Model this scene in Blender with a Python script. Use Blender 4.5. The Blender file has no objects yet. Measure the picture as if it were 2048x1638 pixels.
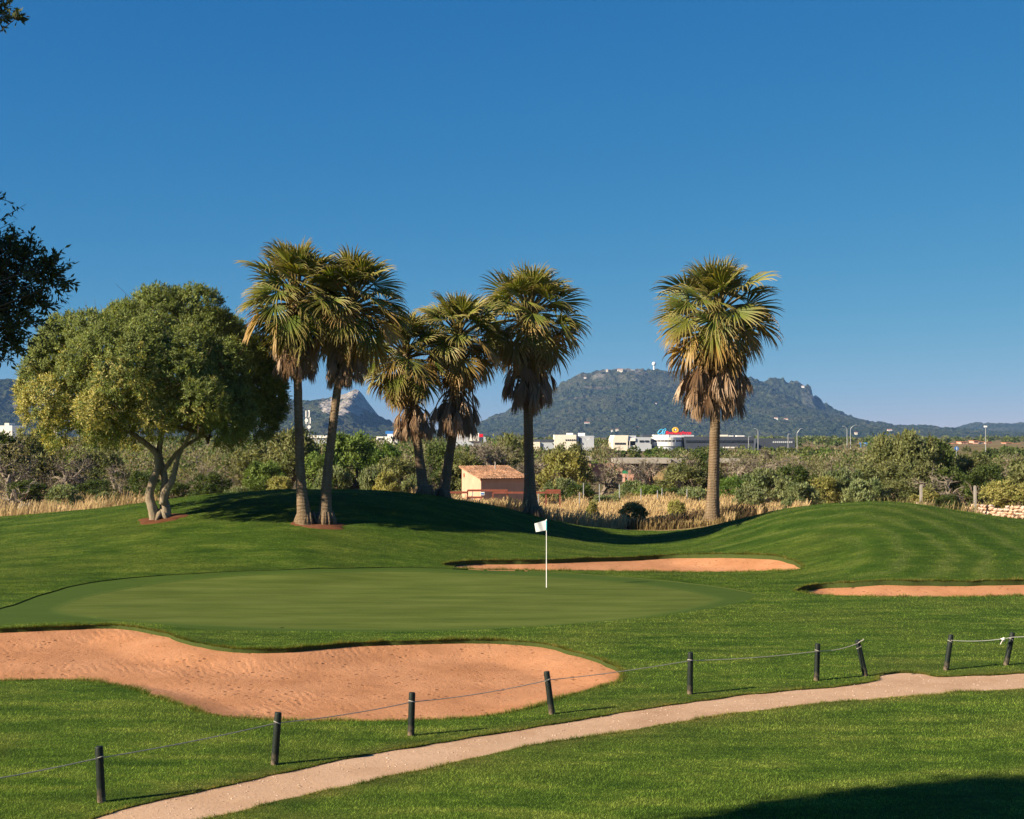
import bpy, math, random
import numpy as np
from mathutils import Vector, Matrix, Quaternion

R = math.radians
scene = bpy.context.scene
COL = scene.collection

# ------------------------------------------------------------------ camera
F, CX, CY, HZ, CAMZ = 2844.4, 1024.0, 819.0, 872.0, 5.0
PITCH = math.atan((HZ - CY) / F)
cam_data = bpy.data.cameras.new('camera')
cam_data.lens = 50.0
cam_data.sensor_width = 36.0
cam_data.clip_start = 0.1
cam_data.clip_end = 40000.0
cam = bpy.data.objects.new('camera', cam_data)
cam.location = (0, 0, CAMZ)
cam.rotation_euler = (math.pi / 2 + PITCH, 0, 0)
COL.objects.link(cam)
scene.camera = cam

# ------------------------------------------------------------------ light
SUN_EL, SHADOW_AZ = R(28.0), R(27.0)          # shadows run to the right and away
to_sun = Vector((-math.cos(SHADOW_AZ) * math.cos(SUN_EL), -math.sin(SHADOW_AZ) * math.cos(SUN_EL), math.sin(SUN_EL)))
sun_data = bpy.data.lights.new('sun', 'SUN')
sun_data.energy = 5.0
sun_data.angle = R(0.5)
sun_data.color = (1.0, 0.85, 0.64)
sun = bpy.data.objects.new('sun', sun_data)
sun.rotation_euler = to_sun.to_track_quat('Z', 'Y').to_euler()
sun.location = (-40, -20, 60)
COL.objects.link(sun)

world = bpy.data.worlds.new('World')
scene.world = world
world.use_nodes = True
wn, wl = world.node_tree.nodes, world.node_tree.links
wn.clear()
sky = wn.new('ShaderNodeTexSky')
sky.sky_type = 'NISHITA'
sky.sun_disc = False
sky.sun_elevation = SUN_EL
sky.sun_rotation = math.atan2(to_sun.x, to_sun.y)
sky.altitude = 3000.0
sky.air_density = 1.0
sky.dust_density = 0.0
sky.ozone_density = 8.0
bg = wn.new('ShaderNodeBackground')
SKY_S = 0.06
bg.inputs['Strength'].default_value = SKY_S
wo = wn.new('ShaderNodeOutputWorld')
# colour response of the polarised photograph, the same for the whole sky
spc = wn.new('ShaderNodeSeparateColor'); cmb = wn.new('ShaderNodeCombineColor')
wl.new(sky.outputs[0], spc.inputs[0])
for ch, (kk, ex) in enumerate(((1.45, 1.58), (0.415, 0.74), (0.312, 0.36))):
    pw_ = wn.new('ShaderNodeMath'); pw_.operation = 'POWER'; pw_.inputs[1].default_value = ex
    ml_ = wn.new('ShaderNodeMath'); ml_.operation = 'MULTIPLY'; ml_.inputs[1].default_value = kk * SKY_S ** (ex - 1)
    wl.new(spc.outputs[ch], pw_.inputs[0]); wl.new(pw_.outputs[0], ml_.inputs[0]); wl.new(ml_.outputs[0], cmb.inputs[ch])
wl.new(cmb.outputs[0], bg.inputs[0])
wl.new(bg.outputs[0], wo.inputs[0])

scene.view_settings.view_transform = 'Standard'
scene.view_settings.look = 'None'
scene.view_settings.exposure = 1.25
scene.view_settings.gamma = 1.0
scene.render.engine = 'CYCLES'
cy = scene.cycles
cy.use_denoising = True
cy.denoiser = 'OPENIMAGEDENOISE'
cy.max_bounces = 6
cy.diffuse_bounces = 3
cy.glossy_bounces = 2
cy.transmission_bounces = 3
cy.transparent_max_bounces = 4
cy.volume_bounces = 0
cy.sample_clamp_indirect = 4.0
cy.use_adaptive_sampling = True
cy.adaptive_threshold = 0.01

# ------------------------------------------------------------------ numbers
def _hash(xi, yi, seed):
    with np.errstate(over='ignore'):
        h = (xi.astype(np.int64).astype(np.uint32) * np.uint32(374761393)
             + yi.astype(np.int64).astype(np.uint32) * np.uint32(668265263)
             + np.uint32((seed * 1442695041 + 12345) & 0xffffffff))
        h = (h ^ (h >> np.uint32(13))) * np.uint32(1274126177)
        h = h ^ (h >> np.uint32(16))
    return h.astype(np.float64) / 4294967295.0

def vnoise(x, y, seed=0):
    x = np.asarray(x, float); y = np.asarray(y, float)
    xi, yi = np.floor(x), np.floor(y)
    fx, fy = x - xi, y - yi
    fx = fx * fx * (3 - 2 * fx); fy = fy * fy * (3 - 2 * fy)
    a, b = _hash(xi, yi, seed), _hash(xi + 1, yi, seed)
    c, d = _hash(xi, yi + 1, seed), _hash(xi + 1, yi + 1, seed)
    return (a * (1 - fx) + b * fx) * (1 - fy) + (c * (1 - fx) + d * fx) * fy

def fbm(x, y, octv=4, seed=0):
    s, a, t = 0.0, 1.0, 0.0
    for k in range(octv):
        s = s + a * (vnoise(x * 2 ** k, y * 2 ** k, seed + k * 17) - 0.5)
        t += a; a *= 0.5
    return s / t * 2

def ss(t):
    t = np.clip(t, 0, 1)
    return t * t * (3 - 2 * t)

# ------------------------------------------------------------------ photo rays
_cp, _sp = math.cos(PITCH), math.sin(PITCH)
def ray(px, py):
    u, v = (px - CX) / F, (CY - py) / F
    return Vector((u, _cp - v * _sp, _sp + v * _cp))
def at(px, py, Y):
    d = ray(px, py); d = d * (Y / d.y)
    return Vector((d.x, Y, CAMZ + d.z))

# ------------------------------------------------------------------ terrain height
_tx = np.linspace(-800, 2900, 600)
def _table(xs, ys, k=25):
    y = np.interp(_tx, xs, ys)
    w = np.exp(-np.linspace(-2, 2, 2 * k + 1) ** 2); w /= w.sum()
    return np.convolve(np.pad(y, k, mode='edge'), w, mode='valid')
SIL = _table([-800, -300, 0, 200, 400, 560, 750, 850, 1000, 1080, 1160, 1250, 1330, 1400, 1480, 1560, 1650, 1750, 1830, 1930, 2048, 2300, 2900],
             [1062, 1052, 1036, 1018, 991, 979, 980, 989, 1014, 1037, 1056, 1066, 1067, 1060, 1040, 1020, 1008, 1004, 1009, 1025, 1041, 1060, 1065], 7)
YCR = _table([-800, 0, 300, 600, 900, 1250, 1500, 1750, 2048, 2900],
             [68, 68, 66, 66, 67, 70, 66, 62, 60, 60], 10)
ZCR = CAMZ - (SIL - HZ) * YCR / F
YST = _table([-800, 600, 1000, 1500, 1750, 2900], [44, 47, 53, 50, 44, 42], 10)
def H(x, y):
    x = np.asarray(x, float); y = np.asarray(y, float)
    px = 1024 + F * x / np.maximum(y, 12.0)
    yc, zc, ys = np.interp(px, _tx, YCR), np.interp(px, _tx, ZCR), np.interp(px, _tx, YST)
    up = ss((y - ys) / (yc - ys))
    dn = ss((y - yc) / 15.0)
    h = zc * up * (1 - dn)
    und = fbm(x * 0.09, y * 0.09, 3, 5) * 0.10 * ss((y - 14) / 10) * (1 - ss((y - 58) / 10))
    return h + und
def gp(px, py, y0=14.0, y1=130.0):
    """Where the ray through a photo pixel first meets the terrain."""
    d = ray(px, py)
    ys = np.arange(y0, y1, 0.1)
    xs = d.x / d.y * ys
    zs = CAMZ + d.z / d.y * ys
    g = H(xs, ys) - zs
    k = np.argmax(g > 0)
    if g[k] <= 0:
        k = len(ys) - 1
    elif k > 0:
        t = g[k - 1] / (g[k - 1] - g[k])
        yy = ys[k - 1] + 0.1 * t
        return Vector((d.x / d.y * yy, yy, float(H(d.x / d.y * yy, yy))))
    return Vector((xs[k], ys[k], float(H(xs[k], ys[k]))))

# ------------------------------------------------------------------ mesh helpers
def mesh_np(name, V, faces, cols=None, smooth=False, mats=None):
    """faces: list of int arrays (n,3)/(n,4); cols: (nverts,3) point colours."""
    V = np.asarray(V, np.float32)
    faces = [np.asarray(f, np.int32) for f in faces if len(f)]
    me = bpy.data.meshes.new(name)
    nl = sum(f.size for f in faces); npoly = sum(len(f) for f in faces)
    me.vertices.add(len(V)); me.vertices.foreach_set('co', V.ravel())
    me.loops.add(nl); me.polygons.add(npoly)
    me.loops.foreach_set('vertex_index', np.concatenate([f.ravel() for f in faces]))
    tot = np.concatenate([np.full(len(f), f.shape[1], np.int32) for f in faces])
    st = np.concatenate([[0], np.cumsum(tot)[:-1]]).astype(np.int32)
    me.polygons.foreach_set('loop_start', st)
    me.polygons.foreach_set('loop_total', tot)
    me.polygons.foreach_set('use_smooth', np.full(npoly, bool(smooth)) if mats is None else np.concatenate([np.full(len(f), mi == 0) for f, mi in zip(faces, mats)]))
    if mats is not None:
        me.polygons.foreach_set('material_index', np.concatenate([np.full(len(f), mi, np.int32) for f, mi in zip(faces, mats)]))
    if cols is not None:
        a = me.color_attributes.new('Col', 'FLOAT_COLOR', 'POINT')
        c = np.ones((len(V), 4), np.float32); c[:, :3] = cols
        a.data.foreach_set('color', c.ravel())
    me.update(calc_edges=True)
    me.validate()
    return me

class MB:
    """Collects simple shapes into one mesh."""
    def __init__(self):
        self.v, self.t, self.q, self.n = [], [], [], 0
    def add(self, V, quads=(), tris=()):
        V = np.asarray(V, float).reshape(-1, 3)
        if len(quads): self.q.append(np.asarray(quads, int) + self.n)
        if len(tris): self.t.append(np.asarray(tris, int) + self.n)
        self.v.append(V); self.n += len(V)
    def box(self, c, s, rz=0.0, mat=None):
        x, y, z = s[0] / 2, s[1] / 2, s[2] / 2
        V = np.array([[a * x, b * y, d * z] for a in (-1, 1) for b in (-1, 1) for d in (-1, 1)])
        if mat is not None:
            V = V @ np.array(mat).T
        if rz:
            co, si = math.cos(rz), math.sin(rz)
            V = V @ np.array([[co, si, 0], [-si, co, 0], [0, 0, 1]])
        self.add(V + np.array(c), [(0, 1, 3, 2), (4, 6, 7, 5), (0, 4, 5, 1), (2, 3, 7, 6), (0, 2, 6, 4), (1, 5, 7, 3)])
        return self
    def prism(self, poly, z0, z1):
        """Upright prism over a plan polygon [(x,y)...]."""
        n = len(poly)
        V = [(p[0], p[1], z0) for p in poly] + [(p[0], p[1], z1) for p in poly]
        q = [(i, (i + 1) % n, n + (i + 1) % n, n + i) for i in range(n)]
        t = [(n, n + i, n + i + 1) for i in range(1, n - 1)] + [(0, i + 1, i) for i in range(1, n - 1)]
        self.add(V, q, t); return self
    def tube(self, pts, rad, seg=8, cap=True, wob=0.0, rng=None):
        pts = np.asarray(pts, float); n = len(pts)
        rad = np.broadcast_to(np.asarray(rad, float), (n,))
        T = np.gradient(pts, axis=0); T /= np.linalg.norm(T, axis=1)[:, None] + 1e-9
        up = np.array([0, 0, 1.0]) if abs(T[0][2]) < 0.9 else np.array([0, 1.0, 0])
        A = np.cross(T, up); A /= np.linalg.norm(A, axis=1)[:, None] + 1e-9
        B = np.cross(T, A)
        th = np.linspace(0, 2 * math.pi, seg, endpoint=False)
        rr = rad[:, None] * np.ones(seg)
        if wob and rng is not None:
            rr = rr * (1 + wob * rng.uniform(-1, 1, (n, seg)))
        V = pts[:, None, :] + rr[..., None] * (np.cos(th)[None, :, None] * A[:, None, :] + np.sin(th)[None, :, None] * B[:, None, :])
        i = np.arange(n - 1)[:, None] * seg; j = np.arange(seg)[None, :]; k = (j + 1) % seg
        Q = np.stack([i + j, i + k, i + seg + k, i + seg + j], -1).reshape(-1, 4)
        t = []
        if cap:
            t = [(0, a + 1, a) for a in range(1, seg - 1)] + [((n - 1) * seg, (n - 1) * seg + a, (n - 1) * seg + a + 1) for a in range(1, seg - 1)]
        self.add(V.reshape(-1, 3), Q, t); return self
    def ball(self, c, r, seg=10, ring=7, sq=(1, 1, 1)):
        V, q = [], []
        for i in range(ring + 1):
            ph = math.pi * i / ring
            for j in range(seg):
                th = 2 * math.pi * j / seg
                V.append((c[0] + r * sq[0] * math.sin(ph) * math.cos(th), c[1] + r * sq[1] * math.sin(ph) * math.sin(th), c[2] + r * sq[2] * math.cos(ph)))
        for i in range(ring):
            for j in range(seg):
                q.append((i * seg + j, (i + 1) * seg + j, (i + 1) * seg + (j + 1) % seg, i * seg + (j + 1) % seg))
        self.add(V, q); return self
    def mesh(self, name, smooth=False):
        f = ([np.concatenate(self.q)] if self.q else []) + ([np.concatenate(self.t)] if self.t else [])
        return mesh_np(name, np.concatenate(self.v), f, smooth=smooth)
    def build(self, name, material, parent=None, smooth=False):
        return obj(name, self.mesh(name, smooth), material, parent)

def obj(name, me, material=None, parent=None, loc=None):
    o = bpy.data.objects.new(name, me)
    if material is not None and me is not None and not me.materials:
        me.materials.append(material)
    COL.objects.link(o)
    if parent is not None:
        o.parent = parent
    if loc is not None:
        o.location = loc
    return o
def tag(o, label=None, cat=None, group=None, kind=None):
    if label: o['label'] = label
    if cat: o['category'] = cat
    if group: o['group'] = group
    if kind: o['kind'] = kind
    return o
def thing(name, label, cat, loc=(0, 0, 0), rz=0.0, group=None):
    o = bpy.data.objects.new(name, None)
    o.empty_display_size = 0.2
    o.location = loc; o.rotation_euler = (0, 0, rz)
    COL.objects.link(o)
    return tag(o, label, cat, group)

# ------------------------------------------------------------------ materials
class NT:
    def __init__(self, name):
        self.m = bpy.data.materials.new(name); self.m.use_nodes = True
        self.n, self.l = self.m.node_tree.nodes, self.m.node_tree.links
        self.n.clear()
        self.out = self.n.new('ShaderNodeOutputMaterial')
    def node(self, t, **k):
        nd = self.n.new(t)
        for a, b in k.items(): setattr(nd, a, b)
        return nd
    def put(self, sock, val):
        if hasattr(val, 'bl_idname') or isinstance(val, bpy.types.NodeSocket):
            self.l.new(val, sock)
        else:
            sock.default_value = val
    def pos(self, sx=1, sy=1, sz=1, obj_space=False):
        if obj_space:
            src = self.node('ShaderNodeTexCoord').outputs['Object']
        else:
            src = self.node('ShaderNodeNewGeometry').outputs['Position']
        mp = self.node('ShaderNodeMapping'); self.l.new(src, mp.inputs[0])
        mp.inputs['Scale'].default_value = (sx, sy, sz)
        return mp.outputs[0]
    def noise(self, vec, scale, detail=3.0, rough=0.55, dist=0.0):
        nd = self.node('ShaderNodeTexNoise'); self.l.new(vec, nd.inputs['Vector'])
        nd.inputs['Scale'].default_value = scale; nd.inputs['Detail'].default_value = detail
        nd.inputs['Roughness'].default_value = rough; nd.inputs['Distortion'].default_value = dist
        return nd.outputs['Fac']
    def ramp(self, fac, stops):
        nd = self.node('ShaderNodeValToRGB'); self.l.new(fac, nd.inputs[0])
        cr = nd.color_ramp
        while len(cr.elements) < len(stops): cr.elements.new(0.5)
        for e, (p, c) in zip(cr.elements, stops):
            e.position = p; e.color = (*c, 1) if len(c) == 3 else c
        return nd.outputs[0]
    def mix(self, fac, a, b, mode='MIX'):
        nd = self.node('ShaderNodeMix', data_type='RGBA', blend_type=mode)
        self.put(nd.inputs[0], fac)
        for s, v in ((nd.inputs[6], a), (nd.inputs[7], b)):
            self.put(s, v if isinstance(v, bpy.types.NodeSocket) else (*v, 1))
        return nd.outputs[2]
    def math(self, op, a, b=0.0, c=None, clamp=False):
        nd = self.node('ShaderNodeMath', operation=op, use_clamp=clamp)
        self.put(nd.inputs[0], a); self.put(nd.inputs[1], b)
        if c is not None: self.put(nd.inputs[2], c)
        return nd.outputs[0]
    def maprange(self, v, a, b, c=0.0, d=1.0):
        nd = self.node('ShaderNodeMapRange'); self.put(nd.inputs[0], v)
        for i, x in enumerate((a, b, c, d)): nd.inputs[i + 1].default_value = x
        return nd.outputs[0]
    def bump(self, h, strength, dist):
        nd = self.node('ShaderNodeBump'); self.l.new(h, nd.inputs['Height'])
        nd.inputs['Strength'].default_value = strength; nd.inputs['Distance'].default_value = dist
        return nd.outputs[0]
    def attr(self, name='Col'):
        return self.node('ShaderNodeAttribute', attribute_name=name).outputs['Color']
    def rnd(self):
        return self.node('ShaderNodeObjectInfo').outputs['Random']
    def bsdf(self, col, rough=0.85, spec=0.25, normal=None, metal=0.0, trans=0.0, tcol=None):
        b = self.node('ShaderNodeBsdfPrincipled')
        self.put(b.inputs['Base Color'], col if isinstance(col, bpy.types.NodeSocket) else (*col, 1))
        self.put(b.inputs['Roughness'], rough)
        b.inputs['Specular IOR Level'].default_value = spec
        b.inputs['Metallic'].default_value = metal
        if normal is not None: self.l.new(normal, b.inputs['Normal'])
        sh = b.outputs[0]
        if trans:
            t = self.node('ShaderNodeBsdfTranslucent')
            tc = tcol if tcol is not None else col
            self.put(t.inputs[0], tc if isinstance(tc, bpy.types.NodeSocket) else (*tc, 1))
            mx = self.node('ShaderNodeMixShader'); mx.inputs[0].default_value = trans
            self.l.new(sh, mx.inputs[1]); self.l.new(t.outputs[0], mx.inputs[2])
            sh = mx.outputs[0]
        self.l.new(sh, self.out.inputs['Surface'])
        return self.m

def plain(name, col, rough=0.7, spec=0.3, var=0.12, scale=6.0, metal=0.0, bump=0.0):
    """A single paint or stone with slight blotching."""
    t = NT(name); p = t.pos(obj_space=True)
    n = t.noise(p, scale, 4.0)
    f = t.maprange(n, 0.3, 0.7, 1 - var, 1 + var)
    c = t.mix(1.0, col, t.node_combine(f), 'MULTIPLY')
    return t.bsdf(c, rough, spec, t.bump(n, bump, 0.02) if bump else None, metal)
def _nc(self, f):
    nd = self.node('ShaderNodeCombineColor')
    for i in range(3): self.put(nd.inputs[i], f)
    return nd.outputs[0]
NT.node_combine = _nc

# ================================================================== turf, sand and path materials
RINGC = gp(1545, 1127)
NT.attr_fac = lambda self: self.node('ShaderNodeAttribute', attribute_name='Col').outputs['Fac']
def turf_colour(t, kind):
    p = t.pos()
    ps = t.pos(0.35, 1.0, 1.0)
    big = t.noise(p, 0.22, 3.0)
    mid = t.noise(ps, 1.3, 5.0, 0.7)
    fine = t.noise(p, 14.0, 3.0, 0.7)
    if kind == 'green':
        c = t.ramp(t.noise(t.pos(0.22, 1.0, 1.0), 1.1, 5.0, 0.68), [(0.36, (0.092, 0.128, 0.020)), (0.5, (0.130, 0.168, 0.032)), (0.64, (0.180, 0.212, 0.050))])
        c = t.mix(t.maprange(big, 0.35, 0.7, 0.0, 0.30), c, (0.135, 0.150, 0.035))
        c = t.mix(t.maprange(fine, 0.3, 0.7, 0.0, 0.25), c, (0.070, 0.118, 0.022))
        return t.mix(1.0, t.mix(t.attr_fac(), (0.108, 0.156, 0.030), c), (0.60, 0.63, 0.55), 'MULTIPLY')
    if kind == 'fringe':
        c = t.ramp(mid, [(0.3, (0.066, 0.114, 0.018)), (0.7, (0.092, 0.146, 0.025))])
        c = t.mix(t.maprange(fine, 0.3, 0.7, 0.0, 0.3), c, (0.054, 0.092, 0.015))
        return t.mix(1.0, t.mix(t.attr_fac(), (0.108, 0.156, 0.030), c), (0.60, 0.63, 0.55), 'MULTIPLY')
    c = t.ramp(mid, [(0.36, (0.040, 0.080, 0.010)), (0.5, (0.098, 0.150, 0.021)), (0.64, (0.185, 0.218, 0.044))])
    c = t.mix(t.maprange(big, 0.45, 0.75, 0.0, 0.50), c, (0.185, 0.185, 0.045))
    # mowing rings round the head of the far bunker: the lie of the grass alternates
    g = t.node('ShaderNodeNewGeometry').outputs['Position']
    mp = t.node('ShaderNodeMapping'); t.l.new(g, mp.inputs[0])
    mp.inputs['Location'].default_value = (-RINGC.x, -RINGC.y * 0.8, 0)
    mp.inputs['Scale'].default_value = (1.0, 0.8, 0.0)
    ln = t.node('ShaderNodeVectorMath', operation='LENGTH'); t.l.new(mp.outputs[0], ln.inputs[0])
    rr = ln.outputs['Value']
    wob = t.math('MULTIPLY', t.math('SUBTRACT', t.noise(p, 0.5, 4.0), 0.5), 1.5)
    wave = t.math('SINE', t.math('MULTIPLY', t.math('ADD', rr, wob), 4.4))
    sx = t.node('ShaderNodeSeparateXYZ'); t.l.new(g, sx.inputs[0])
    mask = t.math('MULTIPLY', t.maprange(rr, 13.0, 9.5, 0, 1), t.math('MULTIPLY', t.maprange(rr, 2.6, 3.6, 0, 1), t.maprange(sx.outputs[0], 6.5, 10.0, 0, 1)))
    mask = t.math('MULTIPLY', mask, t.maprange(sx.outputs[1], 45.0, 49.0, 0, 1))
    dark = t.math('MULTIPLY', mask, t.maprange(wave, -0.9, 0.4, 0.55, 0.0))
    lite = t.math('MULTIPLY', mask, t.maprange(wave, 0.3, 1.0, 0.0, 0.48))
    c = t.mix(dark, c, (0.036, 0.086, 0.011))
    c = t.mix(lite, c, (0.185, 0.205, 0.075))
    # straight mowing bands across the far slope
    wave2 = t.math('SINE', t.math('MULTIPLY', t.math('ADD', sx.outputs[1], t.math('MULTIPLY', wob, 2.0)), 2.3))
    m2 = t.math('MULTIPLY', t.maprange(sx.outputs[1], 50.0, 55.0, 0, 1), t.maprange(wave2, -0.2, 1.0, 0.0, 0.32))
    c = t.mix(m2, c, (0.052, 0.092, 0.014))
    # dry worn grass along the path
    c = t.mix(t.maprange(t.node('ShaderNodeAttribute', attribute_name='Col').outputs['Fac'], 0.0, 1.0, 0.0, 0.8), c, (0.19, 0.165, 0.06)) if kind == 'turf' else c
    m3 = t.noise(p, 3.6, 4.0, 0.7)
    c = t.mix(t.maprange(m3, 0.50, 0.66, 0.0, 0.55), c, (0.042, 0.082, 0.011))
    c = t.mix(t.maprange(fine, 0.42, 0.66, 0.0, 0.6), c, (0.042, 0.078, 0.011))
    return c if kind == 'blade' else t.mix(1.0, c, (0.58, 0.66, 0.46), 'MULTIPLY')

def turf_material(name, kind, bs=0.7, bd=0.03):
    t = NT(name)
    c = turf_colour(t, kind)
    p = t.pos()
    h = t.math('ADD', t.noise(p, 30.0, 4.0, 0.7), t.math('MULTIPLY', t.noise(p, 4.0, 3.0), 1.2))
    return t.bsdf(c, 0.95, 0.08, t.bump(h, bs, bd))
M = {}
M['turf'] = turf_material('turf', 'turf', 0.9, 0.05)
M['fringe'] = turf_material('fringe_turf', 'fringe', 0.5, 0.02)
M['green'] = turf_material('green_turf', 'green', 0.18, 0.012)

def sand_material(name, cols, rake=True):
    t = NT(name); p = t.pos()
    n1 = t.noise(p, 0.6, 4.0, 0.6); n2 = t.noise(p, 11.0, 4.0, 0.75); n3 = t.noise(p, 70.0, 3.0, 0.7)
    c = t.ramp(n1, [(0.3, cols[0]), (0.5, cols[1]), (0.72, cols[2])])
    c = t.mix(t.maprange(n2, 0.52, 0.75, 0.0, 0.55), c, cols[3])
    c = t.mix(t.maprange(n3, 0.56, 0.70, 0.0, 0.40), c, tuple(x * .55 for x in cols[3]))
    h = t.math('ADD', t.math('MULTIPLY', n2, 1.0), t.math('MULTIPLY', n3, 0.35))
    pit = t.node('ShaderNodeTexVoronoi'); t.l.new(p, pit.inputs['Vector']); pit.inputs['Scale'].default_value = 4.2; pit.inputs['Randomness'].default_value = 1.0
    pm = t.math('MULTIPLY', t.maprange(pit.outputs['Distance'], 0.10, 0.26, 1.0, 0.0), t.maprange(t.noise(p, 0.9, 4.0), 0.42, 0.56, 0.15, 1.0))
    if rake:
        c = t.mix(t.math('MULTIPLY', pm, 0.75), c, tuple(x * .6 for x in cols[3]))
        wv = t.node('ShaderNodeTexWave', wave_type='BANDS', bands_direction='DIAGONAL')
        t.l.new(t.pos(1.0, 0.5, 0.0), wv.inputs['Vector'])
        wv.inputs['Scale'].default_value = 2.6; wv.inputs['Distortion'].default_value = 9.0
        wv.inputs['Detail'].default_value = 3.0; wv.inputs['Detail Scale'].default_value = 0.7
        h = t.math('ADD', h, t.math('MULTIPLY', wv.outputs['Fac'], t.maprange(t.noise(p, 0.35, 2.0), 0.5, 0.62, 0.0, 0.22)))
        h = t.math('SUBTRACT', h, t.math('MULTIPLY', pm, 0.8))
        vo = t.node('ShaderNodeTexVoronoi'); t.l.new(p, vo.inputs['Vector']); vo.inputs['Scale'].default_value = 2.6
        h = t.math('ADD', h, t.math('MULTIPLY', t.maprange(vo.outputs['Distance'], 0.0, 0.16, -0.6, 0.0), t.maprange(n1, 0.48, 0.6, 0.0, 1.0)))
    return t.bsdf(c, 0.95, 0.06, t.bump(h, 0.75 if rake else 0.4, 0.035))
t = NT('sod_edge_shade'); n = t.noise(t.pos(6, 6, 1.5), 9.0, 4.0, .7)  # cut turf edge, coloured dark to stand for self-shade in the lip grass
M['sod_shade'] = t.bsdf(t.ramp(n, [(.3, (.030, .046, .013)), (.6, (.060, .082, .022)), (.75, (.10, .075, .035))]), .95, .05, t.bump(n, .8, .03))
M['sand'] = sand_material('orange_sand', [(0.355, 0.165, 0.078), (0.425, 0.205, 0.102), (0.485, 0.245, 0.128), (0.29, 0.125, 0.055)])
M['path'] = sand_material('path_grit', [(0.36, 0.225, 0.137), (0.435, 0.288, 0.185), (0.485, 0.33, 0.222), (0.31, 0.175, 0.098)], False)
M['soil'] = sand_material('red_soil', [(0.085, 0.034, 0.017), (0.125, 0.052, 0.027), (0.17, 0.075, 0.040), (0.06, 0.026, 0.013)], False)

t = NT('meadow_soil'); p = t.pos()
n1 = t.noise(p, 0.25, 5.0, 0.6); n2 = t.noise(p, 4.0, 5.0, 0.7)
c = t.ramp(n1, [(0.35, (0.15, 0.105, 0.045)), (0.5, (0.25, 0.175, 0.08)), (0.65, (0.33, 0.235, 0.11))])
c = t.mix(t.maprange(n2, 0.4, 0.7, 0.0, 0.5), c, (0.12, 0.09, 0.04))
M['meadow'] = t.bsdf(c, 0.95, 0.1, t.bump(n2, 0.8, 0.1))
t = NT('field_earth'); p = t.pos()
n1 = t.noise(p, 0.03, 5.0, 0.6); n2 = t.noise(p, 0.8, 5.0, 0.7)
c = t.ramp(n1, [(0.35, (0.075, 0.072, 0.030)), (0.5, (0.17, 0.125, 0.06)), (0.65, (0.27, 0.19, 0.09))])
c = t.mix(t.maprange(n2, 0.4, 0.7, 0.0, 0.6), c, (0.10, 0.085, 0.035))
M['field'] = t.bsdf(c, 0.95, 0.1, t.bump(n2, 0.6, 0.2))

# ================================================================== the ground, cut into turf, path, bunkers, green
def closed_curve(pts, per=10):
    P = np.array(pts, float); n = len(P); out = []
    for i in range(n):
        p0, p1, p2, p3 = P[i - 1], P[i], P[(i + 1) % n], P[(i + 2) % n]
        for s in np.linspace(0, 1, per, endpoint=False):
            out.append(0.5 * ((2 * p1) + (-p0 + p2) * s + (2 * p0 - 5 * p1 + 4 * p2 - p3) * s * s + (-p0 + 3 * p1 - 3 * p2 + p3) * s ** 3))
    return np.array(out)
def outline(px_pts, rag, seed, per=12):
    w = [gp(a, b)[:2] for a, b in px_pts]
    C = closed_curve(w, per)
    # even spacing
    D = np.r_[0, np.cumsum(np.linalg.norm(np.diff(np.vstack([C, C[:1]]), axis=0), axis=1))]
    m = int(D[-1] / 0.16)
    s = np.linspace(0, D[-1], m, endpoint=False)
    CC = np.vstack([C, C[:1]])
    C = np.stack([np.interp(s, D, CC[:, 0]), np.interp(s, D, CC[:, 1])], 1)
    T = np.roll(C, -1, 0) - np.roll(C, 1, 0); T /= np.linalg.norm(T, axis=1)[:, None] + 1e-9
    N = np.stack([T[:, 1], -T[:, 0]], 1)
    return C + N * (rag * (fbm(C[:, 0] * 1.6, C[:, 1] * 1.6, 3, seed) * 2)[:, None])

POLY = {}
POLY['path'] = outline([(-60, 1725), (60, 1678), (180, 1638), (280, 1605), (450, 1570), (600, 1536), (780, 1502), (1024, 1460), (1174, 1436), (1324, 1411), (1474, 1391),
    (1624, 1377), (1735, 1364), (1765, 1350), (1800, 1345), (1846, 1347), (1880, 1353), (1960, 1350), (2048, 1346), (2300, 1336), (2600, 1326), (2600, 1352), (2300, 1364), (2048, 1377), (1774, 1396), (1599, 1411),
    (1474, 1426), (1324, 1450), (1174, 1473), (1024, 1499), (875, 1532), (750, 1560), (550, 1605), (415, 1638), (320, 1662), (200, 1700), (100, 1735)], 0.055, 3, 6)
POLY['bunker_front'] = outline([(-160, 1268), (0, 1258), (120, 1253), (230, 1250), (320, 1264), (400, 1286), (480, 1297), (570, 1297), (700, 1286), (870, 1280), (1000, 1280), (1100, 1291), (1195, 1318),
    (1244, 1344), (1228, 1364), (1150, 1386), (1040, 1420), (900, 1437), (700, 1442), (560, 1440), (430, 1430), (340, 1402), (260, 1376), (190, 1362), (90, 1359), (0, 1361), (-160, 1366), (-260, 1320)], 0.05, 11)
POLY['bunker_back'] = outline([(888, 1127), (960, 1121), (1100, 1119), (1250, 1114), (1350, 1109), (1450, 1108), (1540, 1111), (1588, 1122), (1607, 1134), (1585, 1140), (1500, 1143), (1300, 1143), (1100, 1141), (950, 1138), (905, 1134)], 0.05, 21)
POLY['bunker_side'] = outline([(1588, 1180), (1625, 1169), (1720, 1163), (1900, 1162), (2048, 1160), (2150, 1163), (2200, 1177), (2150, 1189), (2048, 1191), (1900, 1194), (1750, 1193), (1650, 1190), (1608, 1186)], 0.05, 31)
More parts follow.
